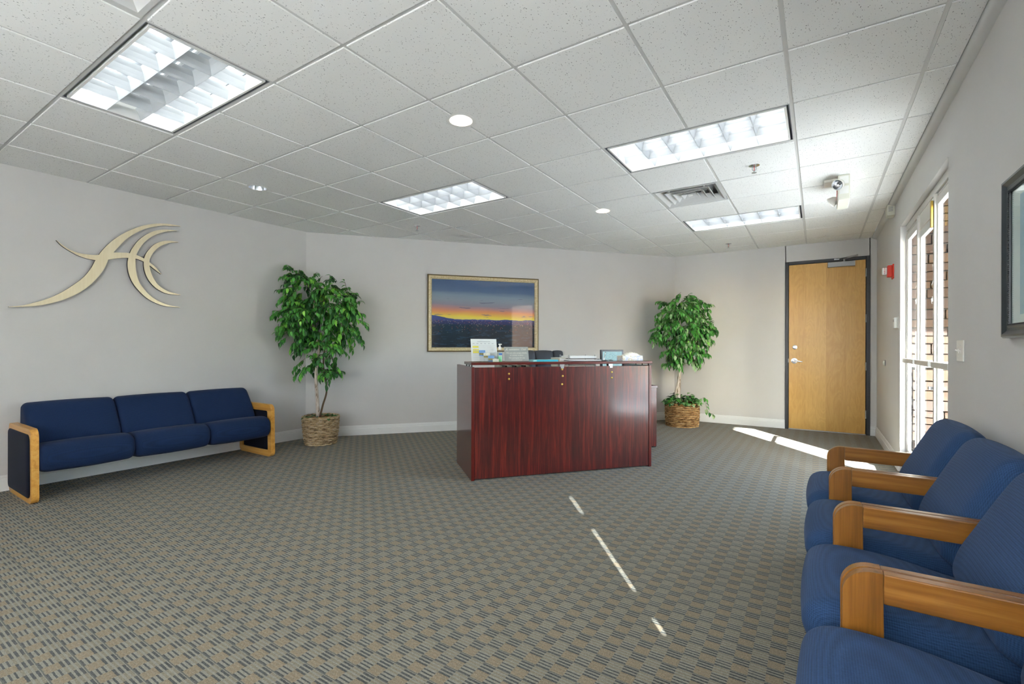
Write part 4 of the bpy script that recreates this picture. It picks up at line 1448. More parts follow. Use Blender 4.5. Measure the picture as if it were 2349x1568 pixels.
for u, zz in ((0.347, 0.940), (0.347, 0.893), (0.866, 0.975), (0.871, 0.912), (0.866, 0.835), (1.386, 0.942), (1.386, 0.887)):
    mb = MB().lathe([(0.0001, 0.003), (0.006, 0.003), (0.009, 0.001), (0.010, 0.0)], n=12)
    mb.bm.transform(Matrix.Translation((u, 0.004, zz)) @ rotx)
    dpart('screw_cap', mb, M['brass'], smooth=True)
# return unit behind the right end
rt = thing('side_credenza', tuple(dk(1.9, 0.765, 0)), 'low mahogany return unit behind the right end of the desk', 'cabinet', None, DANG)
def rpart(name, mb, mat):
    mb.bm.transform(Matrix.Translation((-1.9, -0.765, 0)))
    return part(name, mb, mat, rt, world=False)
rpart('top_panel', MB().box((1.84, 0.755, 0.702), (2.408, 1.75, 0.730), 0.002), M['mahogany_plain'])
rpart('end_panel', MB().box((1.85, 0.765, 0.012), (2.400, 0.79, 0.702), 0.001), M['mahogany'])
rpart('side_panel', MB().box((2.375, 0.79, 0.012), (2.400, 1.74, 0.702), 0.001), M['mahogany_plain'])
rpart('side_panel', MB().box((1.85, 0.79, 0.012), (1.875, 1.74, 0.702), 0.001), M['mahogany_plain'])
rpart('base_glide', MB().box((2.36, 0.77, 0.0), (2.395, 0.80, 0.012)).box((1.86, 0.77, 0.0), (1.89, 0.80, 0.012)).box((2.36, 1.70, 0.0), (2.395, 1.735, 0.012)).box((1.86, 1.70, 0.0), (1.89, 1.735, 0.012)), M['black'])

# ------------------------------------------------------------------ things on the counter
CT = 1.0465
sh = dthing('sign_holder', 0.15, 0.15, CT, 'clear slanted sign holder with a schedule sheet at the left counter end', 'sign holder')
tilt = Matrix.Rotation(R(-14), 4, 'X')
def hpart(name, mb, mat, root, label=None, smooth=False):
    return part(name, mb, mat, root, smooth, world=False, label=label)
TS = Matrix.Translation((0, -0.03, 0.002)) @ tilt
hpart('acrylic_sheet', MB().box((-0.125, -0.002, 0), (0.125, 0.0, 0.218), M=TS).box((-0.125, -0.03, 0.0), (0.125, 0.06, 0.003)), M['acrylic'], sh)
hpart('paper_sheet', MB().box((-0.122, 0.0005, 0.004), (0.122, 0.002, 0.214), M=TS), M['paper'], sh)
TX = TS @ Matrix.Translation((0, -0.0022, 0)) @ rotx
mb = MB()
for k in range(6):
    mb.box((-0.105 + k * 0.036, -0.0027, 0.168), (-0.088 + k * 0.036, -0.0022, 0.1715), M=TS)
mb.box((-0.06, -0.0027, 0.187), (0.06, -0.0022, 0.190), M=TS)
for k in range(9):
    mb.box((-0.11, -0.0024, 0.150 - k * 0.016), (0.11, -0.0021, 0.1506 - k * 0.016), M=TS)
hpart('printed_rows', mb, M['grey_print'], sh)
hpart('yellow_cell', MB().box((-0.108, -0.003, 0.130), (-0.052, -0.0023, 0.146), M=TS).box((-0.106, -0.003, 0.105), (-0.050, -0.0023, 0.116), M=TS).box((-0.106, -0.003, 0.080), (-0.050, -0.0023, 0.098), M=TS), M['yellow'], sh)
cards = [(0.06, 0.02, 0.118, 'blue'), (0.082, 0.004, 0.094, 'pale'), (0.100, -0.012, 0.070, 'blue'), (0.118, -0.028, 0.040, 'pale')]
hold = dthing('card_rack', 0.198, 0.058, CT, 'small tiered clear rack of picture cards before the schedule sign', 'card holder')
for k, (x, y, zt, nm) in enumerate(cards):
    xx = -0.075 + k * 0.036
    yy = 0.045 - k * 0.026
    tm = Matrix.Translation((xx, yy, zt - 0.055)) @ Matrix.Rotation(R(-16), 4, 'X')
    cd = hpart('card_pocket', MB().box((-0.03, -0.003, -0.012), (0.03, 0.0035, 0.012), M=tm), M['acrylic'], hold)
    hpart('picture_card', MB().box((-0.029, -0.001, -0.01), (0.029, 0.001, 0.045), M=tm), plain('sky_blue_card' if nm == 'blue' else 'cream_card', srgb(110, 150, 200) if nm == 'blue' else srgb(206, 206, 190), 0.5, vary=0.3, vs=60), cd)
    hpart('card_landscape', MB().box((-0.029, -0.0016, 0.0), (0.029, -0.001, 0.018), M=tm), plain('ochre_land', srgb(150, 140, 84), 0.6, vary=0.4, vs=80), cd)
hpart('rack_base', MB().box((-0.10, -0.05, 0.0), (0.06, 0.06, 0.004)), M['acrylic'], hold)
hpart('rack_riser', MB().box((-0.098, 0.048, 0.004), (-0.05, 0.052, 0.075)).box((-0.03, -0.004, 0.004), (-0.0, 0.0, 0.02)).box((0.006, -0.03, 0.004), (0.05, -0.026, 0.01)).box((-0.062, 0.021, 0.004), (-0.02, 0.025, 0.045)), M['acrylic'], hold)

sn = dthing('sanitizer_bottle', 0.287, 0.10, CT, 'clear pump bottle of green hand gel on the counter', 'bottle')
hpart('bottle_body', MB().lathe([(0.0001, 0), (0.020, 0), (0.022, 0.004), (0.022, 0.088), (0.018, 0.104), (0.011, 0.110), (0.011, 0.114)], n=20), M['acrylic'], sn, smooth=True)
hpart('gel', MB().lathe([(0.0001, 0.002), (0.0195, 0.003), (0.0200, 0.05), (0.0001, 0.0505)], n=20), M['green_gel'], sn, smooth=True)
hpart('gel_upper', MB().lathe([(0.0001, 0.051), (0.0200, 0.051), (0.0200, 0.086), (0.0001, 0.0865)], n=20), plain('pale_gel', srgb(190, 214, 200), 0.2), sn, smooth=True)
hpart('bottle_label', MB().box((-0.016, -0.0235, 0.062), (0.016, -0.0205, 0.08), 0.001), M['blue_print'], sn)
hpart('pump_collar', MB().lathe([(0.0135, 0.112), (0.0135, 0.136), (0.008, 0.138), (0.005, 0.156), (0.0001, 0.156)], n=16), M['white_plastic'], sn, smooth=True)
hpart('pump_nozzle', MB().box((-0.012, -0.030, 0.154), (0.012, 0.010, 0.166), 0.004).cyl((0, 0, 0.150), (0, 0, 0.156), 0.007, n=12), M['white_plastic'], sn)

pq = dthing('payment_sign', 0.466, 0.16, CT, 'silver engraved notice plaque standing beside the gel bottle', 'sign')
TP = Matrix.Translation((0, -0.02, 0.003)) @ Matrix.Rotation(R(-14), 4, 'X')
M['silver'] = plain('brushed_silver_plate', srgb(182, 186, 182), 0.32, 0.75, vary=0.05)
hpart('silver_plate', MB().box((-0.119, 0.0, 0.0), (0.119, 0.002, 0.138), 0.0, M=TP), M['silver'], pq)
hpart('acrylic_foot', MB().box((-0.119, -0.025, 0.0), (0.119, 0.06, 0.003)).box((-0.119, 0.0021, 0.0), (0.119, 0.004, 0.140), M=TP), M['acrylic'], pq)
me_lines = [('We can only accept checks', 0.080), ('or money orders.', 0.057), ('We apologize for any', 0.032), ('inconvenience.', 0.012)]
DW_M = Matrix.Translation(tuple(dk(0.466, 0.16, CT))) @ Matrix.Rotation(DANG, 4, 'Z')
for body, zz in me_lines:
    lettering('sign_lettering', body, 0.0185, DW_M @ TP @ Matrix.Translation((0.0, -0.0004, zz)) @ rotx, M['letter_white'], pq, 0.0003, shear=0.25)
lettering('sign_lettering', 'A', 0.034, DW_M @ TP @ Matrix.Translation((-0.098, -0.0004, 0.112)) @ rotx, M['letter_white'], pq, 0.0003, shear=0.4)
lettering('sign_lettering', 'ssociation  Club', 0.026, DW_M @ TP @ Matrix.Translation((0.01, -0.0004, 0.113)) @ rotx, M['letter_white'], pq, 0.0003, shear=0.3)

te = dthing('teal_notebook', 0.72, 0.11, CT, 'flat teal box lying on the counter before the chair', 'box')
hpart('box_body', MB().box((-0.125, -0.06, 0), (0.125, 0.06, 0.017), 0.001), M['teal_light'], te)
hpart('box_band', MB().box((-0.09, -0.0608, 0.002), (0.1255, -0.0595, 0.0155)), M['teal'], te)
cb = dthing('clipboard', 1.17, 0.19, CT, 'white clipboard with papers and clip on the counter', 'clipboard', None, R(-8))
hpart('board', MB().box((-0.17, -0.11, 0), (0.17, 0.11, 0.004), 0.001), M['black'], cb)
hpart('paper_stack', MB().box((-0.165, -0.105, 0.004), (0.15, 0.105, 0.010)), M['paper'], cb)
hpart('clip', MB().box((0.13, -0.04, 0.010), (0.178, 0.04, 0.014), 0.002).cyl((0.16, -0.03, 0.017), (0.16, 0.03, 0.017), 0.005, n=8), M['steel'], cb)
pen = dthing('counter_pen', 1.345, 0.09, CT, 'pen standing in a small round holder on the counter', 'pen')
hpart('pen_base', MB().lathe([(0.0001, 0.010), (0.010, 0.010), (0.024, 0.003), (0.026, 0.0)], n=18), M['black'], pen, smooth=True)
hpart('pen_cup', MB().cyl((0, 0, 0.008), (0, 0, 0.028), 0.007, n=10), M['paper'], pen, smooth=True)
hpart('pen_barrel', MB().cyl((0, 0, 0.022), (0.018, 0, 0.082), 0.0042, n=8), M['paper'], pen, smooth=True)
hpart('pen_cap', MB().cyl((0.018, 0, 0.082), (0.0196, 0, 0.088), 0.0052, n=8).cyl((0.003, -0.0045, 0.034), (0.015, -0.0045, 0.07), 0.0012, n=6), M['black'], pen, smooth=True)
sg = dthing('reading_glasses', 1.40, 0.10, CT, 'folded dark glasses lying beside the pen holder', 'glasses')
mb = MB()
for sx in (-1, 1):
    mb.tube([(sx * 0.03 + 0.02 * math.cos(2 * PI * k / 14), 0.012 * math.sin(2 * PI * k / 14), 0.0075 + 0.004 * math.sin(2 * PI * k / 14)) for k in range(14)], 0.0018, 6, closed=True)
mb.tube([(-0.011, 0, 0.009), (0, 0.003, 0.011), (0.011, 0, 0.009)], 0.0018, 6)
hpart('glasses_rim', mb, M['black'], sg, smooth=True)
hpart('temple_arm', MB().tube([(-0.05, 0.0, 0.0085), (0.03, 0.03, 0.005), (0.05, 0.03, 0.003)], 0.002, 6).tube([(0.05, 0.0, 0.0085), (-0.02, 0.04, 0.005), (-0.05, 0.045, 0.003)], 0.002, 6), M['steel'], sg, smooth=True)

tsx = dthing('tissue_box', 1.66, 0.135, CT, 'patterned tissue box with a tissue on the right counter end', 'tissue box')
M['tissue_box'] = (lambda: (lambda t: (t.bsdf(t.ramp(t.noise(t.coord('Object', (18, 18, 30)), 1.4, 4, 0.6, 1.0), [(0.36, srgb(206, 190, 150)), (0.5, srgb(232, 230, 226)), (0.62, srgb(196, 200, 216))]), 0.6), t.m)[1])(NT('marbled_tissue_carton')))()
hpart('carton', MB().box((-0.115, -0.058, 0.0), (0.115, 0.058, 0.052), 0.002), M['tissue_box'], tsx)
mb = MB()
nx, ny = 14, 6
grid = []
rr = random.Random(9)
for a in range(nx + 1):
    row = []
    for b in range(ny + 1):
        x = -0.075 + 0.18 * a / nx
        y = -0.050 + 0.09 * b / ny
        t = a / nx
        zc = 0.054 + 0.030 * math.sin(PI * min(1, t * 1.05)) ** 0.7 * math.sin(PI * (b + 0.6) / (ny + 1.2)) + 0.006 * math.sin(a * 1.7 + b)
        if b == 0: zc = 0.04 - 0.022 * math.sin(PI * t) ** 2 + 0.004 * math.sin(a * 2)
        if b == 0: y = -0.0615
        row.append(mb.bm.verts.new((x, y, zc)))
    grid.append(row)
for a in range(nx):
    for b in range(ny):
        mb.bm.faces.new((grid[a][b], grid[a + 1][b], grid[a + 1][b + 1], grid[a][b + 1]))
hpart('tissue_sheet', mb, plain('cream_tissue', srgb(240, 236, 220), 0.9, vary=0.02), tsx, smooth='all')

# behind the counter, on the work surface
WS = 0.7425
mo = dthing('monitor', 1.665, 0.50, WS, 'computer monitor with a pale blue screen behind the counter', 'monitor')
hpart('stand_base', MB().box((-0.11, -0.06, 0), (0.11, 0.10, 0.012), 0.005), M['black'], mo)
hpart('stand_neck', MB().box((-0.025, 0.03, 0.01), (0.025, 0.05, 0.25), 0.003), M['black'], mo)
hpart('bezel', MB().box((-0.135, 0.0, 0.12), (0.135, 0.03, 0.412), 0.003), plain('dark_grey_bezel', srgb(84, 88, 94), 0.4), mo)
scr = hpart('screen', MB().box((-0.116, -0.0012, 0.14), (0.116, 0.0, 0.392)), M['screen'], mo)
mb = MB()
rr = random.Random(3)
for k in range(15):
    zz = 0.375 - k * 0.015
    x = -0.105
    while x < 0.08:
        w = rr.uniform(0.01, 0.05)
        mb.box((x, -0.0018, zz), (min(x + w, 0.1), -0.0012, zz + 0.003)); x += w + rr.uniform(0.004, 0.02)
hpart('screen_rows', mb, plain('screen_ink', srgb(110, 158, 170), 0.6), scr)
ph = dthing('desk_phone', 1.862, 0.575, WS, 'grey telephone handset just showing behind the tissue box', 'telephone', None, 0.15)
hpart('phone_stand', MB().box((-0.045, 0.0, 0.0), (0.06, 0.09, 0.33), 0.006), M['black'], ph)
hpart('handset', MB().box((-0.078, -0.022, 0.345), (0.078, 0.03, 0.372), 0.008).box((-0.078, -0.022, 0.328), (-0.055, 0.03, 0.35), 0.004).box((0.055, -0.022, 0.328), (0.078, 0.03, 0.35), 0.004), M['grey_paint'], ph)
ps = dthing('document_trays', 1.235, 0.46, WS, 'stacked letter trays of papers behind the clipboard', 'letter tray')
for k in range(4):
    zz = 0.11 + k * 0.070
    tr_ = hpart('tray', MB().box((-0.16 + 0.01 * (k % 2), -0.12, zz), (0.15 + 0.01 * (k % 2), 0.12, zz + 0.006), 0.001), M['black'] if k % 2 else M['white_plastic'], ps)
    hpart('paper_stack', MB().box((-0.14, -0.115, zz + 0.006), (0.13 + 0.01 * k, 0.11, zz + 0.028)), M['paper'], tr_)
hpart('tray_post', MB().box((-0.155, -0.115, 0), (-0.147, -0.107, 0.36)).box((0.14, -0.115, 0), (0.148, -0.107, 0.36)).box((-0.155, 0.107, 0), (-0.147, 0.115, 0.36)).box((0.14, 0.107, 0), (0.148, 0.115, 0.36)), M['grey_paint'], ps)
bn = dthing('ring_binder', 1.04, 0.50, WS, 'pale ring binder standing on the work surface right of the chair', 'binder')
hpart('binder_cover', MB().box((-0.035, -0.10, 0), (0.035, 0.14, 0.33), 0.003), M['almond'], bn)
hpart('binder_pages', MB().box((-0.028, -0.104, 0.01), (0.028, 0.13, 0.322)), M['paper'], bn)
bs = dthing('desk_organizer', 0.50, 0.36, WS, 'row of dark folders under the counter slot', 'folders')
for k in range(7):
    hpart('folder', MB().box((-0.16 + k * 0.048, -0.10, 0), (-0.145 + k * 0.048, 0.13, 0.262), 0.001), M['black'] if k % 2 else M['almond'], bs)

# ------------------------------------------------------------------ office chair
oc = dthing('office_chair', 1.10, 1.08, 0, 'black leather office chair behind the reception desk', 'office chair')
bp = crom([(-0.02, 0.56), (-0.05, 0.66), (-0.045, 0.85), (-0.025, 1.02), (0.0, 1.115), (0.03, 1.138), (0.06, 1.12), (0.065, 1.0), (0.06, 0.80), (0.06, 0.6), (0.03, 0.54)], 5)
fb = lambda p, q, a: (a, p, q)
for a0, a1 in ((-0.240, -0.108), (-0.112, 0.112), (0.108, 0.240)):
    hpart('backrest_panel', MB().loft([tuple(x) for x in bp], a0, a1, 0.022, fb, 0.006), M['leather'], oc, smooth='all')
spf = crom([(-0.30, 0.45), (-0.32, 0.49), (-0.28, 0.53), (-0.05, 0.53), (0.15, 0.52), (0.18, 0.48), (0.15, 0.44), (-0.1, 0.43)], 4)
hpart('seat', MB().loft([(-p[0] * 1, p[1]) for p in spf], -0.25, 0.25, 0.05, lambda p, q, a: (a, -p, q), 0.01), M['leather'], oc, smooth='all')
hpart('gas_column', MB().cyl((0, 0, 0.10), (0, 0, 0.44), 0.028, n=14), M['black'], oc, smooth=True)
hpart('back_bar', MB().box((-0.04, 0.055, 0.42), (0.04, 0.085, 0.85), 0.005).box((-0.04, -0.05, 0.405), (0.04, 0.085, 0.432)), M['black'], oc)
for k in range(5):
    t = 2 * PI * k / 5
    c, s_ = math.cos(t), math.sin(t)
    lg_ = hpart('base_leg', MB().tube([(0.02 * c, 0.02 * s_, 0.115), (0.15 * c, 0.15 * s_, 0.10), (0.29 * c, 0.29 * s_, 0.075)], [0.025, 0.02, 0.015], 8), M['black'], oc, smooth=True)
    mb = MB().cyl((0.29 * c - 0.012 * s_, 0.29 * s_ + 0.012 * c, 0.03), (0.29 * c + 0.012 * s_, 0.29 * s_ - 0.012 * c, 0.03), 0.03, n=14).cyl((0.29 * c, 0.29 * s_, 0.03), (0.29 * c, 0.29 * s_, 0.08), 0.007, n=8)
    hpart('caster', mb, M['rubber'], lg_, smooth=True)
for sx in (-1, 1):
    hpart('armrest', MB().box((sx * 0.27 - 0.03, -0.20, 0.67), (sx * 0.27 + 0.03, 0.06, 0.70), 0.01).box((sx * 0.27 - 0.012, -0.06, 0.46), (sx * 0.27 + 0.012, -0.01, 0.68), 0.004).box((min(0, sx * 0.27), -0.06, 0.43), (max(0, sx * 0.27), -0.02, 0.46)), M['black'], oc)

# ================================================================== BLUE SOFA along the left wall
so = thing('three_seat_sofa', (-3.88, -0.165, 0), 'long blue three seat sofa with wooden ends under the logo', 'sofa')
XF = -3.55
def sx_(p, q, a): return (XF - p, a, q)
seatp = crom([(0.045, 0.222), (-0.012, 0.265), (-0.026, 0.335), (-0.008, 0.395), (0.05, 0.432), (0.16, 0.430), (0.30, 0.405), (0.47, 0.385), (0.50, 0.33), (0.48, 0.235), (0.25, 0.215)], 4)
backp = crom([(0.30, 0.36), (0.285, 0.43), (0.36, 0.56), (0.44, 0.675), (0.485, 0.712), (0.54, 0.715), (0.575, 0.67), (0.575, 0.50), (0.55, 0.34), (0.42, 0.30)], 4)
yb = [-1.058, -0.462, 0.134, 0.730]
for k in range(3):
    part('seat_cushion', MB().loft([tuple(p) for p in seatp], yb[k] + 0.001, yb[k + 1] - 0.001, 0.045, sx_, 0.008, n=7), M['navy'], so, smooth='all')
for k in range(3):
    part('back_cushion', MB().loft([tuple(p) for p in backp], yb[k] + 0.001, yb[k + 1] - 0.001, 0.040, sx_, 0.006, n=7), M['navy'], so, smooth='all')
part('support_rail', MB().box((-4.05, -1.055, 0.235), (-3.98, 0.728, 0.30)).box((-3.72, -1.055, 0.235), (-3.66, 0.728, 0.27)), M['black'], so)
def rrect(x0, z0, x1, z1, rads, slant=0.0, n=8):
    """rounded rectangle outline ccw starting bottom-left; slant leans the x1 top edge back"""
    pts = []
    C_ = [(x0, z0, rads[0], PI), (x1, z0, rads[1], 1.5 * PI), (x1 - slant, z1, rads[2], 0), (x0, z1, rads[3], 0.5 * PI)]
    sg = [(1, 1), (-1, 1), (-1, -1), (1, -1)]
    for (cx, cz, r, t0), (dx, dz) in zip(C_, sg):
        for k in range(n + 1):
            t = t0 + PI / 2 * k / n
            pts.append(Vector((cx + dx * r + r * math.cos(t), cz + dz * r + r * math.sin(t))))
    return pts
def loop_frame(mb, outer, inner, y0, y1, f):
    n = len(outer)
    rows = [[mb.bm.verts.new(f(p.x, p.y, y)) for p in poly] for poly, y in ((outer, y0), (outer, y1), (inner, y1), (inner, y0))]
    for a, b in zip(rows, rows[1:] + rows[:1]):
        for i in range(n):
            j = (i + 1) % n
            mb.bm.faces.new((a[i], a[j], b[j], b[i]))
outer = rrect(-4.19, 0.0, XF, 0.557, (0.05, 0.05, 0.065, 0.04), 0.012)
inner = rrect(-4.13, 0.065, XF - 0.065, 0.488, (0.012, 0.012, 0.02, 0.012), 0.012)
for y0, y1, nm in ((-1.104, -1.060, 0), (0.732, 0.776, 1)):
    mb = MB()
    loop_frame(mb, outer, inner, y0, y1, lambda p, q, a: (p, a, q))
    es = [e for e in mb.bm.edges if len(e.link_faces) == 2 and e.calc_face_angle(0) > 1.2]
    bmesh.ops.bevel(mb.bm, geom=es, offset=0.004, segments=2, affect='EDGES')
    fr = part('end_frame', mb, M['oak_light_x'], so, smooth=40)
    pnl = rrect(-4.145, 0.045, XF - 0.05, 0.503, (0.03, 0.04, 0.045, 0.03), 0.012) if False else [p.copy() for p in inner]
    mb = MB()
    yo, yi = (y0 - 0.004, y1 - 0.012) if nm == 0 else (y1 + 0.004, y0 + 0.012)
    big = rrect(-4.172, 0.040, XF - 0.028, 0.515, (0.035, 0.045, 0.055, 0.035), 0.012)
    mb.prism([(p.x, p.y) for p in inner], min(yo, yi) + 0.004, max(yo, yi) - 0.004, lambda p, q, h: (p, h, q))
    part('end_panel', mb, M['navy_dark'], fr)
    # padded outer face
    mb = MB()
    out = -1 if nm == 0 else 1
    yf = y0 if nm == 0 else y1
    ring = []
    cxm = sum(p.x for p in big) / len(big); czm = sum(p.y for p in big) / len(big)
    for kk, (sc2, off) in enumerate(((1.0, 0.0), (1.0, 0.006), (0.97, 0.011), (0.80, 0.013))):
        ring.append([mb.bm.verts.new((cxm + (p.x - cxm) * sc2, yf + out * off, czm + (p.y - czm) * sc2)) for p in big])
    n = len(big)
    for a, b in zip(ring, ring[1:]):
        for i in range(n):
            j = (i + 1) % n
            mb.bm.faces.new((a[i], a[j], b[j], b[i]))
    mb.bm.faces.new(ring[-1]); mb.bm.faces.new(ring[0][::-1])
    part('outer_pad', mb, M['navy_dark'], fr, smooth=50)

# ================================================================== BLUE ARMCHAIRS along the right wall
def make_chair(label):
    """local frame: x towards the wall (front of the seat at x = 0), y along the row, width 0.59"""
    r = thing('waiting_room_chair', (1.32, 0.0, 0.0), label, 'chair', 'blue armchairs in the row by the right wall')
    wd = 0.592
    f = lambda p, q, a: (p, a, q)
    seatp = crom([(0.045, 0.330), (0.0, 0.375), (-0.004, 0.425), (0.022, 0.464), (0.085, 0.482), (0.22, 0.478), (0.36, 0.455), (0.50, 0.425), (0.52, 0.38), (0.47, 0.335), (0.25, 0.318)], 5)
    mb = MB().loft([tuple(p) for p in seatp], 0.028, wd - 0.028, 0.062, f, 0.010, n=8, mid=10)
    part('seat_cushion', mb, M['blue'], r, smooth='all', world=False)
    backp = crom([(0.40, 0.455), (0.405, 0.53), (0.452, 0.63), (0.505, 0.735), (0.545, 0.800), (0.590, 0.818), (0.640, 0.79), (0.655, 0.70), (0.625, 0.56), (0.565, 0.45), (0.47, 0.415)], 5)
    mb = MB().loft([tuple(p) for p in backp], 0.018, wd - 0.018, 0.072, f, 0.012, n=9, mid=10)
    part('back_cushion', mb, M['blue'], r, smooth='all', world=False)
    for y0, y1 in ((0.001, 0.030), (wd - 0.030, wd - 0.001)):
        th_ = 0.0
        # front post and arm rail form one bent loop: rail, post, and a rear leg
        out = [Vector(p) for p in ((0.095, 0.0), (0.082, 0.20), (0.080, 0.555))]
        cr_ = [Vector((0.080 + 0.065 - 0.065 * math.cos(t), 0.555 + 0.065 * math.sin(t))) for t in [PI / 2 * k / 10 for k in range(11)]]
        topo = cr_ + [Vector((0.30, 0.620)), Vector((0.640, 0.622))]
        post = [Vector((0.095, 0.0)), Vector((0.172, 0.0)), Vector((0.166, 0.35)), Vector((0.164, 0.547)), Vector((0.164, 0.620))]
        # post polygon
        poly = [Vector((0.095, 0.0)), Vector((0.172, 0.0)), Vector((0.164, 0.545)), Vector((0.164, 0.620))] + [p for p in reversed(cr_)] + [Vector((0.082, 0.20))]
        mb = MB().prism([(p.x, p.y) for p in poly], y0, y1, lambda p, q, h: (p, h, q))
        es = [e for e in mb.bm.edges if e.calc_face_angle(0) > 1.2 and abs(e.verts[0].co.y - e.verts[1].co.y) < 1e-5]
        bmesh.ops.bevel(mb.bm, geom=es, offset=0.003, segments=2, affect='EDGES')
        part('front_leg', mb, M['oak_z'], r, smooth=40, world=False)
        mb = MB().box((0.1645, y0, 0.545), (0.655, y1, 0.620), 0.003)
        part('arm_rail', mb, M['oak_x'], r, world=False)
        mb = MB().box((0.575, y0, 0.0), (0.655, y1, 0.5445), 0.003)
        part('rear_leg', mb, M['oak_z'], r, world=False)
        mb = MB().box((0.170, y0 + 0.002, 0.05), (0.575, y1 - 0.002, 0.11), 0.003)
        part('lower_rail', mb, M['oak_x'], r, world=False)
    part('seat_frame', MB().box((0.10, 0.031, 0.290), (0.52, wd - 0.031, 0.326), 0.003), M['black'], r, world=False)
    return r
labels = ['blue wooden armed chair farthest back, beside the glass door', 'blue wooden armed chair second from the glass door',
          'blue wooden armed chair third from the glass door', 'blue wooden armed chair nearest the camera, cut off by the photo']
proto = make_chair(labels[0])
proto.location.y = 0.602
proto.location.x = 1.322
for k in range(1, 4):
    c = copy_tree(proto)
    c.location = (1.322 + 0.003 * k, 0.602 - 0.5945 * k, 0)
    c['label'] = labels[k]

# ================================================================== FICUS TREES
def leaf_mesh(name, mat, L=0.062, Wd=0.030, fold=0.35, curl=0.012):
    st = [(0.0, 0.0), (0.18, 0.72), (0.42, 1.0), (0.68, 0.74), (0.86, 0.34), (1.0, 0.0)]
    verts, faces = [], []
    for t, w in st:
        z = -curl * (2 * t - 0.6) ** 2 - 0.25 * curl * t
        hw = Wd / 2 * w
        verts.append((t * L, 0, z))
        verts.append((t * L, hw, z + hw * fold))
        verts.append((t * L, -hw, z + hw * fold))
    for k in range(len(st) - 1):
        a, b = 3 * k, 3 * (k + 1)
        faces.append((a, b, b + 1, a + 1))
        faces.append((a, a + 2, b + 2, b))
    me = bpy.data.meshes.new(name)
    me.from_pydata(verts, [], faces)
    me.materials.append(mat)
    me.polygons.foreach_set('use_smooth', [True] * len(me.polygons))
    return me

def merge_leaves(name, items, mats, root):
    """items: (variant mesh, matrix, material index) -> one mesh"""
    V, F, MI = [], [], []
    for me, mat, mi in items:
        o = len(V)
        V.extend([mat @ v.co for v in me.vertices])
        for p in me.polygons:
            F.append([o + i for i in p.vertices]); MI.append(mi)
    me = bpy.data.meshes.new(name)
    me.from_pydata(V, [], F)
    for m in mats: me.materials.append(m)
    me.polygons.foreach_set('material_index', MI)
    me.polygons.foreach_set('use_smooth', [True] * len(F))
    ob = bpy.data.objects.new(name, me)
    COL.objects.link(ob)
    ob.parent = root
    ob['kind'] = 'stuff'
    return ob

def orient(p, d, roll, up=Vector((0, 0, 1))):
    x = d.normalized()
    y = up.cross(x)
    y = y.normalized() if y.length > 1e-4 else x.orthogonal().normalized()
    z = x.cross(y)
    m = Matrix((x, y, z)).transposed().to_4x4()
    return Matrix.Translation(p) @ m @ Matrix.Rotation(roll, 4, 'X')

CAMP = Vector((1.35654, -2.10987, EYE))
RT = Vector((math.cos(0.574587), math.sin(0.574587), 0))         # camera-right on the floor
FWV = Vector((-math.sin(0.574587), math.cos(0.574587), 0))

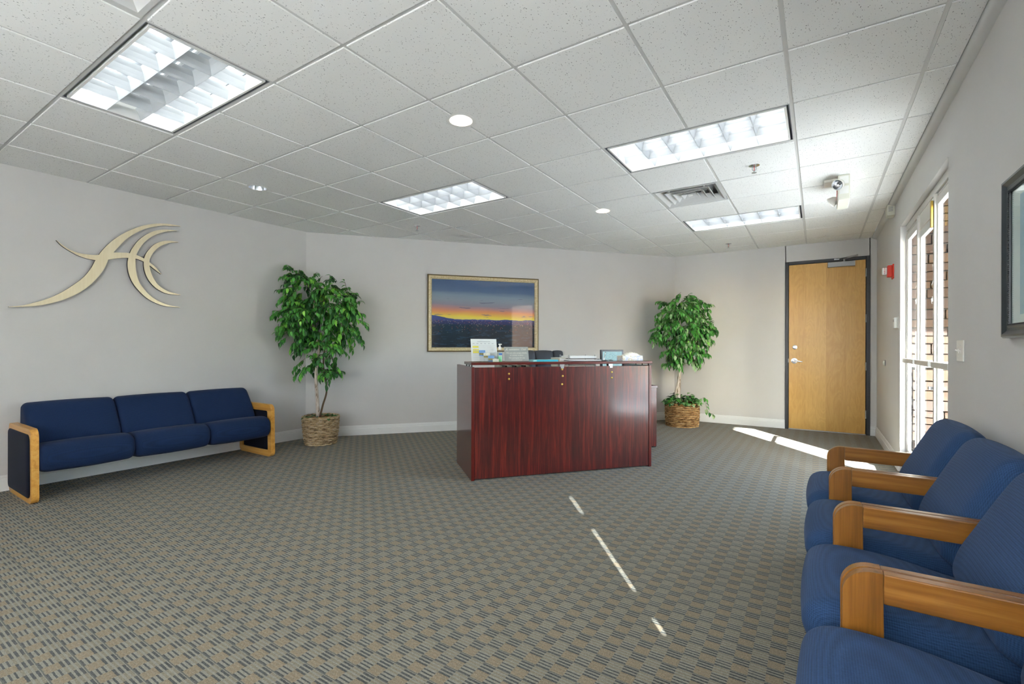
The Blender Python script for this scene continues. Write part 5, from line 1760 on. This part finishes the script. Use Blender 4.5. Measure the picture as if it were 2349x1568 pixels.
def tree(root, base, blobs, trunks, ntwig, seed, palette, leaf_size, n_single, walls):
    """blobs: (lateral, depth, z, radius_lat, radius_z, weight) crown lobes in metres from the base"""
    rg = random.Random(seed)
    for pts, rad, mt in trunks:
        P = crom([tuple(base + RT * a + FWV * b + Vector((0, 0, c))) for a, b, c in pts], 6, False)
        rr_ = [rad[0] + (rad[1] - rad[0]) * k / (len(P) - 1) for k in range(len(P))]
        part('trunk', MB().tube(P, rr_, 10), mt, root, smooth='all')
    mats = [M[k] for k, _ in palette]
    variants = [[leaf_mesh('leaf', m, leaf_size * s, leaf_size * s * 0.5, fo) for s, fo in ((0.85, 0.2), (1.0, 0.45), (1.15, 0.3))] for m in mats]
    wsum = sum(b[5] for b in blobs)
    leaves = []
    tw = MB()
    inv = world_inv(root)
    for k in range(ntwig):
        pick = rg.uniform(0, wsum)
        for b in blobs:
            pick -= b[5]
            if pick <= 0: break
        la, dp, zc, rl, rz, _ = b
        while True:
            d = Vector((rg.gauss(0, 1), rg.gauss(0, 1), rg.gauss(0, 1)))
            if d.length > 0.1: break
        d.normalize()
        rad = rg.uniform(0.35, 0.92) ** 0.6
        c = base + RT * la + FWV * dp + Vector((0, 0, zc))
        p = c + (RT * (d.x * rl * rad) + FWV * (d.y * rl * rad * 0.85)) + Vector((0, 0, d.z * rz * rad))
        outd = (p - c)
        outd = (outd.normalized() if outd.length > 1e-3 else Vector((1, 0, 0)))
        g = (outd * 0.8 + Vector((rg.uniform(-.5, .5), rg.uniform(-.5, .5), rg.uniform(-0.9, 0.15)))).normalized()
        ln = rg.uniform(0.10, 0.20)
        pts = []
        q = p - g * ln * 0.5
        dirn = g.copy()
        nst = 6
        for s in range(nst + 1):
            pts.append(q.copy())
            dirn = (dirn + Vector((0, 0, -0.10))).normalized()
            q = q + dirn * ln / nst
        if any((x - wpnt).dot(wnrm) < 0.02 for x in pts for wpnt, wnrm in walls): continue
        tw.tube(pts, [0.0022] * nst + [0.001], 4)
        colr = rg.random()
        for s in range(1, nst + 1):
            for side in ((-1, 1) if s < nst else (0,)):
                if rg.random() < 0.08: continue
                dd = (pts[s] - pts[s - 1]).normalized()
                sd = dd.cross(Vector((0, 0, 1)))
                sd = sd.normalized() if sd.length > 1e-3 else RT.copy()
                ld = (dd * 0.55 + sd * side * rg.uniform(0.5, 0.9) + Vector((0, 0, rg.uniform(-0.75, -0.05)))).normalized()
                # colour: each spray leans to one tone
                x = (colr * 0.6 + rg.random() * 0.4)
                acc, mi = 0, 0
                for mi, (_, w) in enumerate(palette):
                    acc += w
                    if x <= acc: break
                leaves.append((variants[mi][rg.randrange(3)], orient(pts[s], ld, rg.uniform(-0.5, 0.5)), mi))
    part('twig', tw, M['twig'], root)['kind'] = 'stuff'
    ok = []
    for me, mt, mi in leaves:
        tip = mt @ Vector((leaf_size * 1.15, 0, 0))
        if all((tip - wpnt).dot(wnrm) > 0.012 for wpnt, wnrm in walls): ok.append((me, mt, mi))
    # the sprays nearest the camera are single leaves, the rest one mass
    ok.sort(key=lambda it: (it[1].translation - CAMP).length)
    for me, mt, mi in ok[:n_single]:
        inst('leaf', me, root, inv @ mt)
    merge_leaves('foliage', [(me, inv @ mt, mi) for me, mt, mi in ok[n_single:]], mats, root)

def basket(name, loc, r0, r1, h, rows, stakes, mat, label):
    """woven basket; r0 base radius, r1 rim radius"""
    r = thing(name, loc, label, 'basket')
    rg = random.Random(len(label))
    c = Vector(loc)
    rad = lambda z: r0 + (r1 - r0) * (z / h) + 0.006 * math.sin(PI * z / h)
    part('lining', MB().lathe([(0.0001, 0.006), (r0 - 0.012, 0.006), (rad(h * 0.5) - 0.014, h * 0.5), (r1 - 0.014, h - 0.03), (0.0001, h - 0.031)], (0, 0, 0), 28), M['wicker_core'], r, world=False)
    for k in range(stakes):
        t = 2 * PI * k / stakes
        P = [((rad(z) - 0.004) * math.cos(t), (rad(z) - 0.004) * math.sin(t), z) for z in (0.004, h * 0.33, h * 0.66, h - 0.008)]
        part('stake', MB().tube(P, 0.0045, 6), mat, r, smooth='all', world=False)
    sr = 0.0052
    nseg = stakes * 4
    for k in range(rows):
        z0 = 0.008 + (h - 0.03) * k / (rows - 1)
        pts = []
        for a in range(nseg):
            t = 2 * PI * a / nseg
            wv = math.cos(stakes / 2 * t + (PI if k % 2 else 0)) * 0.0085
            rr_ = rad(z0) + wv + rg.uniform(-0.001, 0.001)
            pts.append((rr_ * math.cos(t), rr_ * math.sin(t), z0 + rg.uniform(-0.0012, 0.0012)))
        part('woven_strand', MB().tube(pts, h / rows * 0.47, 5, closed=True), mat, r, smooth='all', world=False)
    for q in range(2):
        pts = []
        for a in range(64):
            t = 2 * PI * a / 64
            pts.append(((r1 + 0.004 + 0.004 * math.cos(10 * t + q * PI)) * math.cos(t), (r1 + 0.004 + 0.004 * math.cos(10 * t + q * PI)) * math.sin(t), h - 0.004 + 0.005 * math.sin(10 * t + q * PI)))
        part('rim_braid', MB().tube(pts, 0.008, 6, closed=True), mat, r, smooth='all', world=False)
    return r

def soil(root, c, rad, z, seed):
    part('mulch', MB().lathe([(0.0001, z + 0.012), (rad * 0.6, z + 0.008), (rad, z - 0.004), (rad, z - 0.012), (0.0001, z - 0.013)], (c.x, c.y, 0), 28), M['mulch'], root, smooth='all')

WALLS_L = [(Vector((XL, 0, 0)), Vector((1, 0, 0))), (Vector((A.x, A.y, 0)), Vector((DN.x, DN.y, 0)))]
WALLS_R = [(Vector((0, YF, 0)), Vector((0, -1, 0))), (Vector((A.x, A.y, 0)), Vector((DN.x, DN.y, 0)))]
BL = Vector((-3.745, 1.470, 0))
basket('wicker_basket', tuple(BL), 0.172, 0.205, 0.335, 15, 28, M['wicker_grey'], 'grey brown wicker basket holding the left tree')
tl = thing('ficus_tree', (BL.x, BL.y, 0.30), 'larger dark green ficus tree in the left corner', 'tree')
soil(tl, BL, 0.185, 0.312, 1)
tree(tl, BL,
     [(-0.20, 0.0, 1.85, 0.34, 0.32, 3.0), (0.16, -0.06, 1.72, 0.34, 0.34, 3.0), (-0.16, -0.03, 1.50, 0.40, 0.30, 3.4), (0.28, -0.02, 1.50, 0.28, 0.34, 2.2),
      (-0.30, 0.0, 1.32, 0.24, 0.20, 1.2), (0.05, -0.04, 1.16, 0.26, 0.22, 1.3), (-0.08, -0.02, 0.95, 0.20, 0.15, 0.7), (0.12, 0.0, 0.86, 0.16, 0.10, 0.35), (-0.30, 0.02, 2.06, 0.16, 0.12, 0.5),
      (-0.26, -0.02, 0.86, 0.06, 0.05, 0.12), (-0.55, 0.0, 1.45, 0.09, 0.12, 0.25)],
     [([(-0.03, 0, 0.29), (-0.045, 0, 0.55), (-0.06, 0.0, 0.85), (-0.03, 0.0, 1.15), (-0.10, 0.0, 1.5), (-0.06, 0.0, 1.85)], (0.024, 0.010), M['bark']),
      ([(-0.015, -0.01, 0.29), (0.03, -0.02, 0.46), (0.075, -0.01, 0.66), (0.03, 0.0, 0.95), (0.06, 0, 1.3), (0.14, 0, 1.7)], (0.012, 0.007), M['twig'])],
     370, 11, [('leaf_dark', 0.42), ('leaf_mid', 0.38), ('leaf_bright', 0.20)], 0.066, 290, WALLS_L)
BR = Vector((-0.365, 5.285, 0))
basket('wicker_basket', tuple(BR), 0.222, 0.235, 0.35, 13, 30, M['wicker_brown'], 'brown wicker basket holding the right tree')
tr = thing('ficus_tree', (BR.x, BR.y, 0.31), 'smaller pale green ficus tree between desk and door', 'tree')
soil(tr, BR, 0.21, 0.322, 2)
tree(tr, BR,
     [(0.02, 0.0, 1.50, 0.44, 0.40, 5.0), (-0.22, -0.05, 1.40, 0.30, 0.26, 2.0), (0.25, -0.05, 1.38, 0.28, 0.28, 2.0), (-0.05, -0.05, 1.78, 0.36, 0.24, 2.2), (0.22, 0.0, 1.75, 0.24, 0.22, 1.2),
      (-0.15, -0.03, 1.08, 0.24, 0.16, 1.3), (0.15, -0.02, 1.08, 0.22, 0.16, 1.0), (-0.12, 0.0, 0.93, 0.18, 0.08, 0.4)],
     [([(-0.06, 0, 0.30), (-0.05, 0, 0.6), (-0.03, 0, 0.95), (-0.02, 0, 1.25), (-0.04, 0, 1.6)], (0.032, 0.014), M['bark']),
      ([(-0.09, 0.0, 0.30), (-0.10, -0.01, 0.50), (-0.055, -0.02, 0.72), (-0.045, -0.02, 1.0), (0.06, 0, 1.4)], (0.022, 0.010), M['bark'])],
     330, 23, [('leaf_dark', 0.26), ('leaf_mid', 0.40), ('leaf_pale', 0.24), ('leaf_bright', 0.10)], 0.070, 290, WALLS_R)

def ivy(root, base, z, rad, n, seed, mats, rise=0.09, trailing=True, lsz=0.058):
    rg = random.Random(seed)
    me_v = [leaf_mesh('ivy_leaf', M[m], lsz, lsz * 0.8, 0.2) for m in mats]
    inv = world_inv(root)
    tw = MB()
    cnt = 0
    for k in range(n):
        t = rg.uniform(0, 2 * PI)
        rr_ = rad * math.sqrt(rg.uniform(0.1, 1.0))
        p = base + Vector((rr_ * math.cos(t), rr_ * math.sin(t), z + rise * (1 - (rr_ / rad) ** 2) * rg.uniform(0.3, 1) + 0.01))
        o = Vector((math.cos(t), math.sin(t), 0))
        d = (o + Vector((rg.uniform(-.7, .7), rg.uniform(-.7, .7), rg.uniform(-0.5, 0.5)))).normalized()
        tw.tube([base + Vector((rr_ * 0.6 * math.cos(t), rr_ * 0.6 * math.sin(t), z - 0.01)), p], 0.0015, 4)
        inst('ivy_leaf', rg.choice(me_v), root, inv @ orient(p, d, rg.uniform(-0.4, 0.4)))
    if trailing:
        st = base + RT * (rad + 0.0) - FWV * 0.05 + Vector((0, 0, z + 0.06))
        P = crom([tuple(st), tuple(st + RT * 0.08 + Vector((0, 0, 0.03))), tuple(st + RT * 0.10 + Vector((0, 0, -0.10))), tuple(st + RT * 0.13 + Vector((0, 0, -0.18))), tuple(st + RT * 0.20 + Vector((0, 0, -0.22)))], 5, False)
        tw.tube(P, 0.0018, 4)
        for q in range(2, len(P), 2):
            d = (RT * rg.uniform(-0.6, 0.9) + Vector((0, 0, rg.uniform(-1, -0.2))) - FWV * 0.3)
            inst('ivy_leaf', rg.choice(me_v), root, inv @ orient(P[q], d, rg.uniform(-0.4, 0.4)))
    part('ivy_stem', tw, M['twig'], root)['kind'] = 'stuff'
iv = thing('ivy_plant', (BR.x, BR.y, 0.33), 'trailing ivy filling the top of the brown basket', 'ivy')
ivy(iv, BR, 0.335, 0.245, 210, 5, ['leaf_dark', 'leaf_mid', 'leaf_pale'], rise=0.16, lsz=0.072)
iv2 = thing('ivy_plant', (BL.x, BL.y, 0.32), 'flat sprigs of ivy lying in the grey basket', 'ivy')
ivy(iv2, BL, 0.318, 0.185, 34, 6, ['leaf_dark', 'leaf_dark', 'leaf_mid'], rise=0.02, trailing=False)

bpy.data.meshes.remove(stone_me)
bpy.context.view_layer.update()
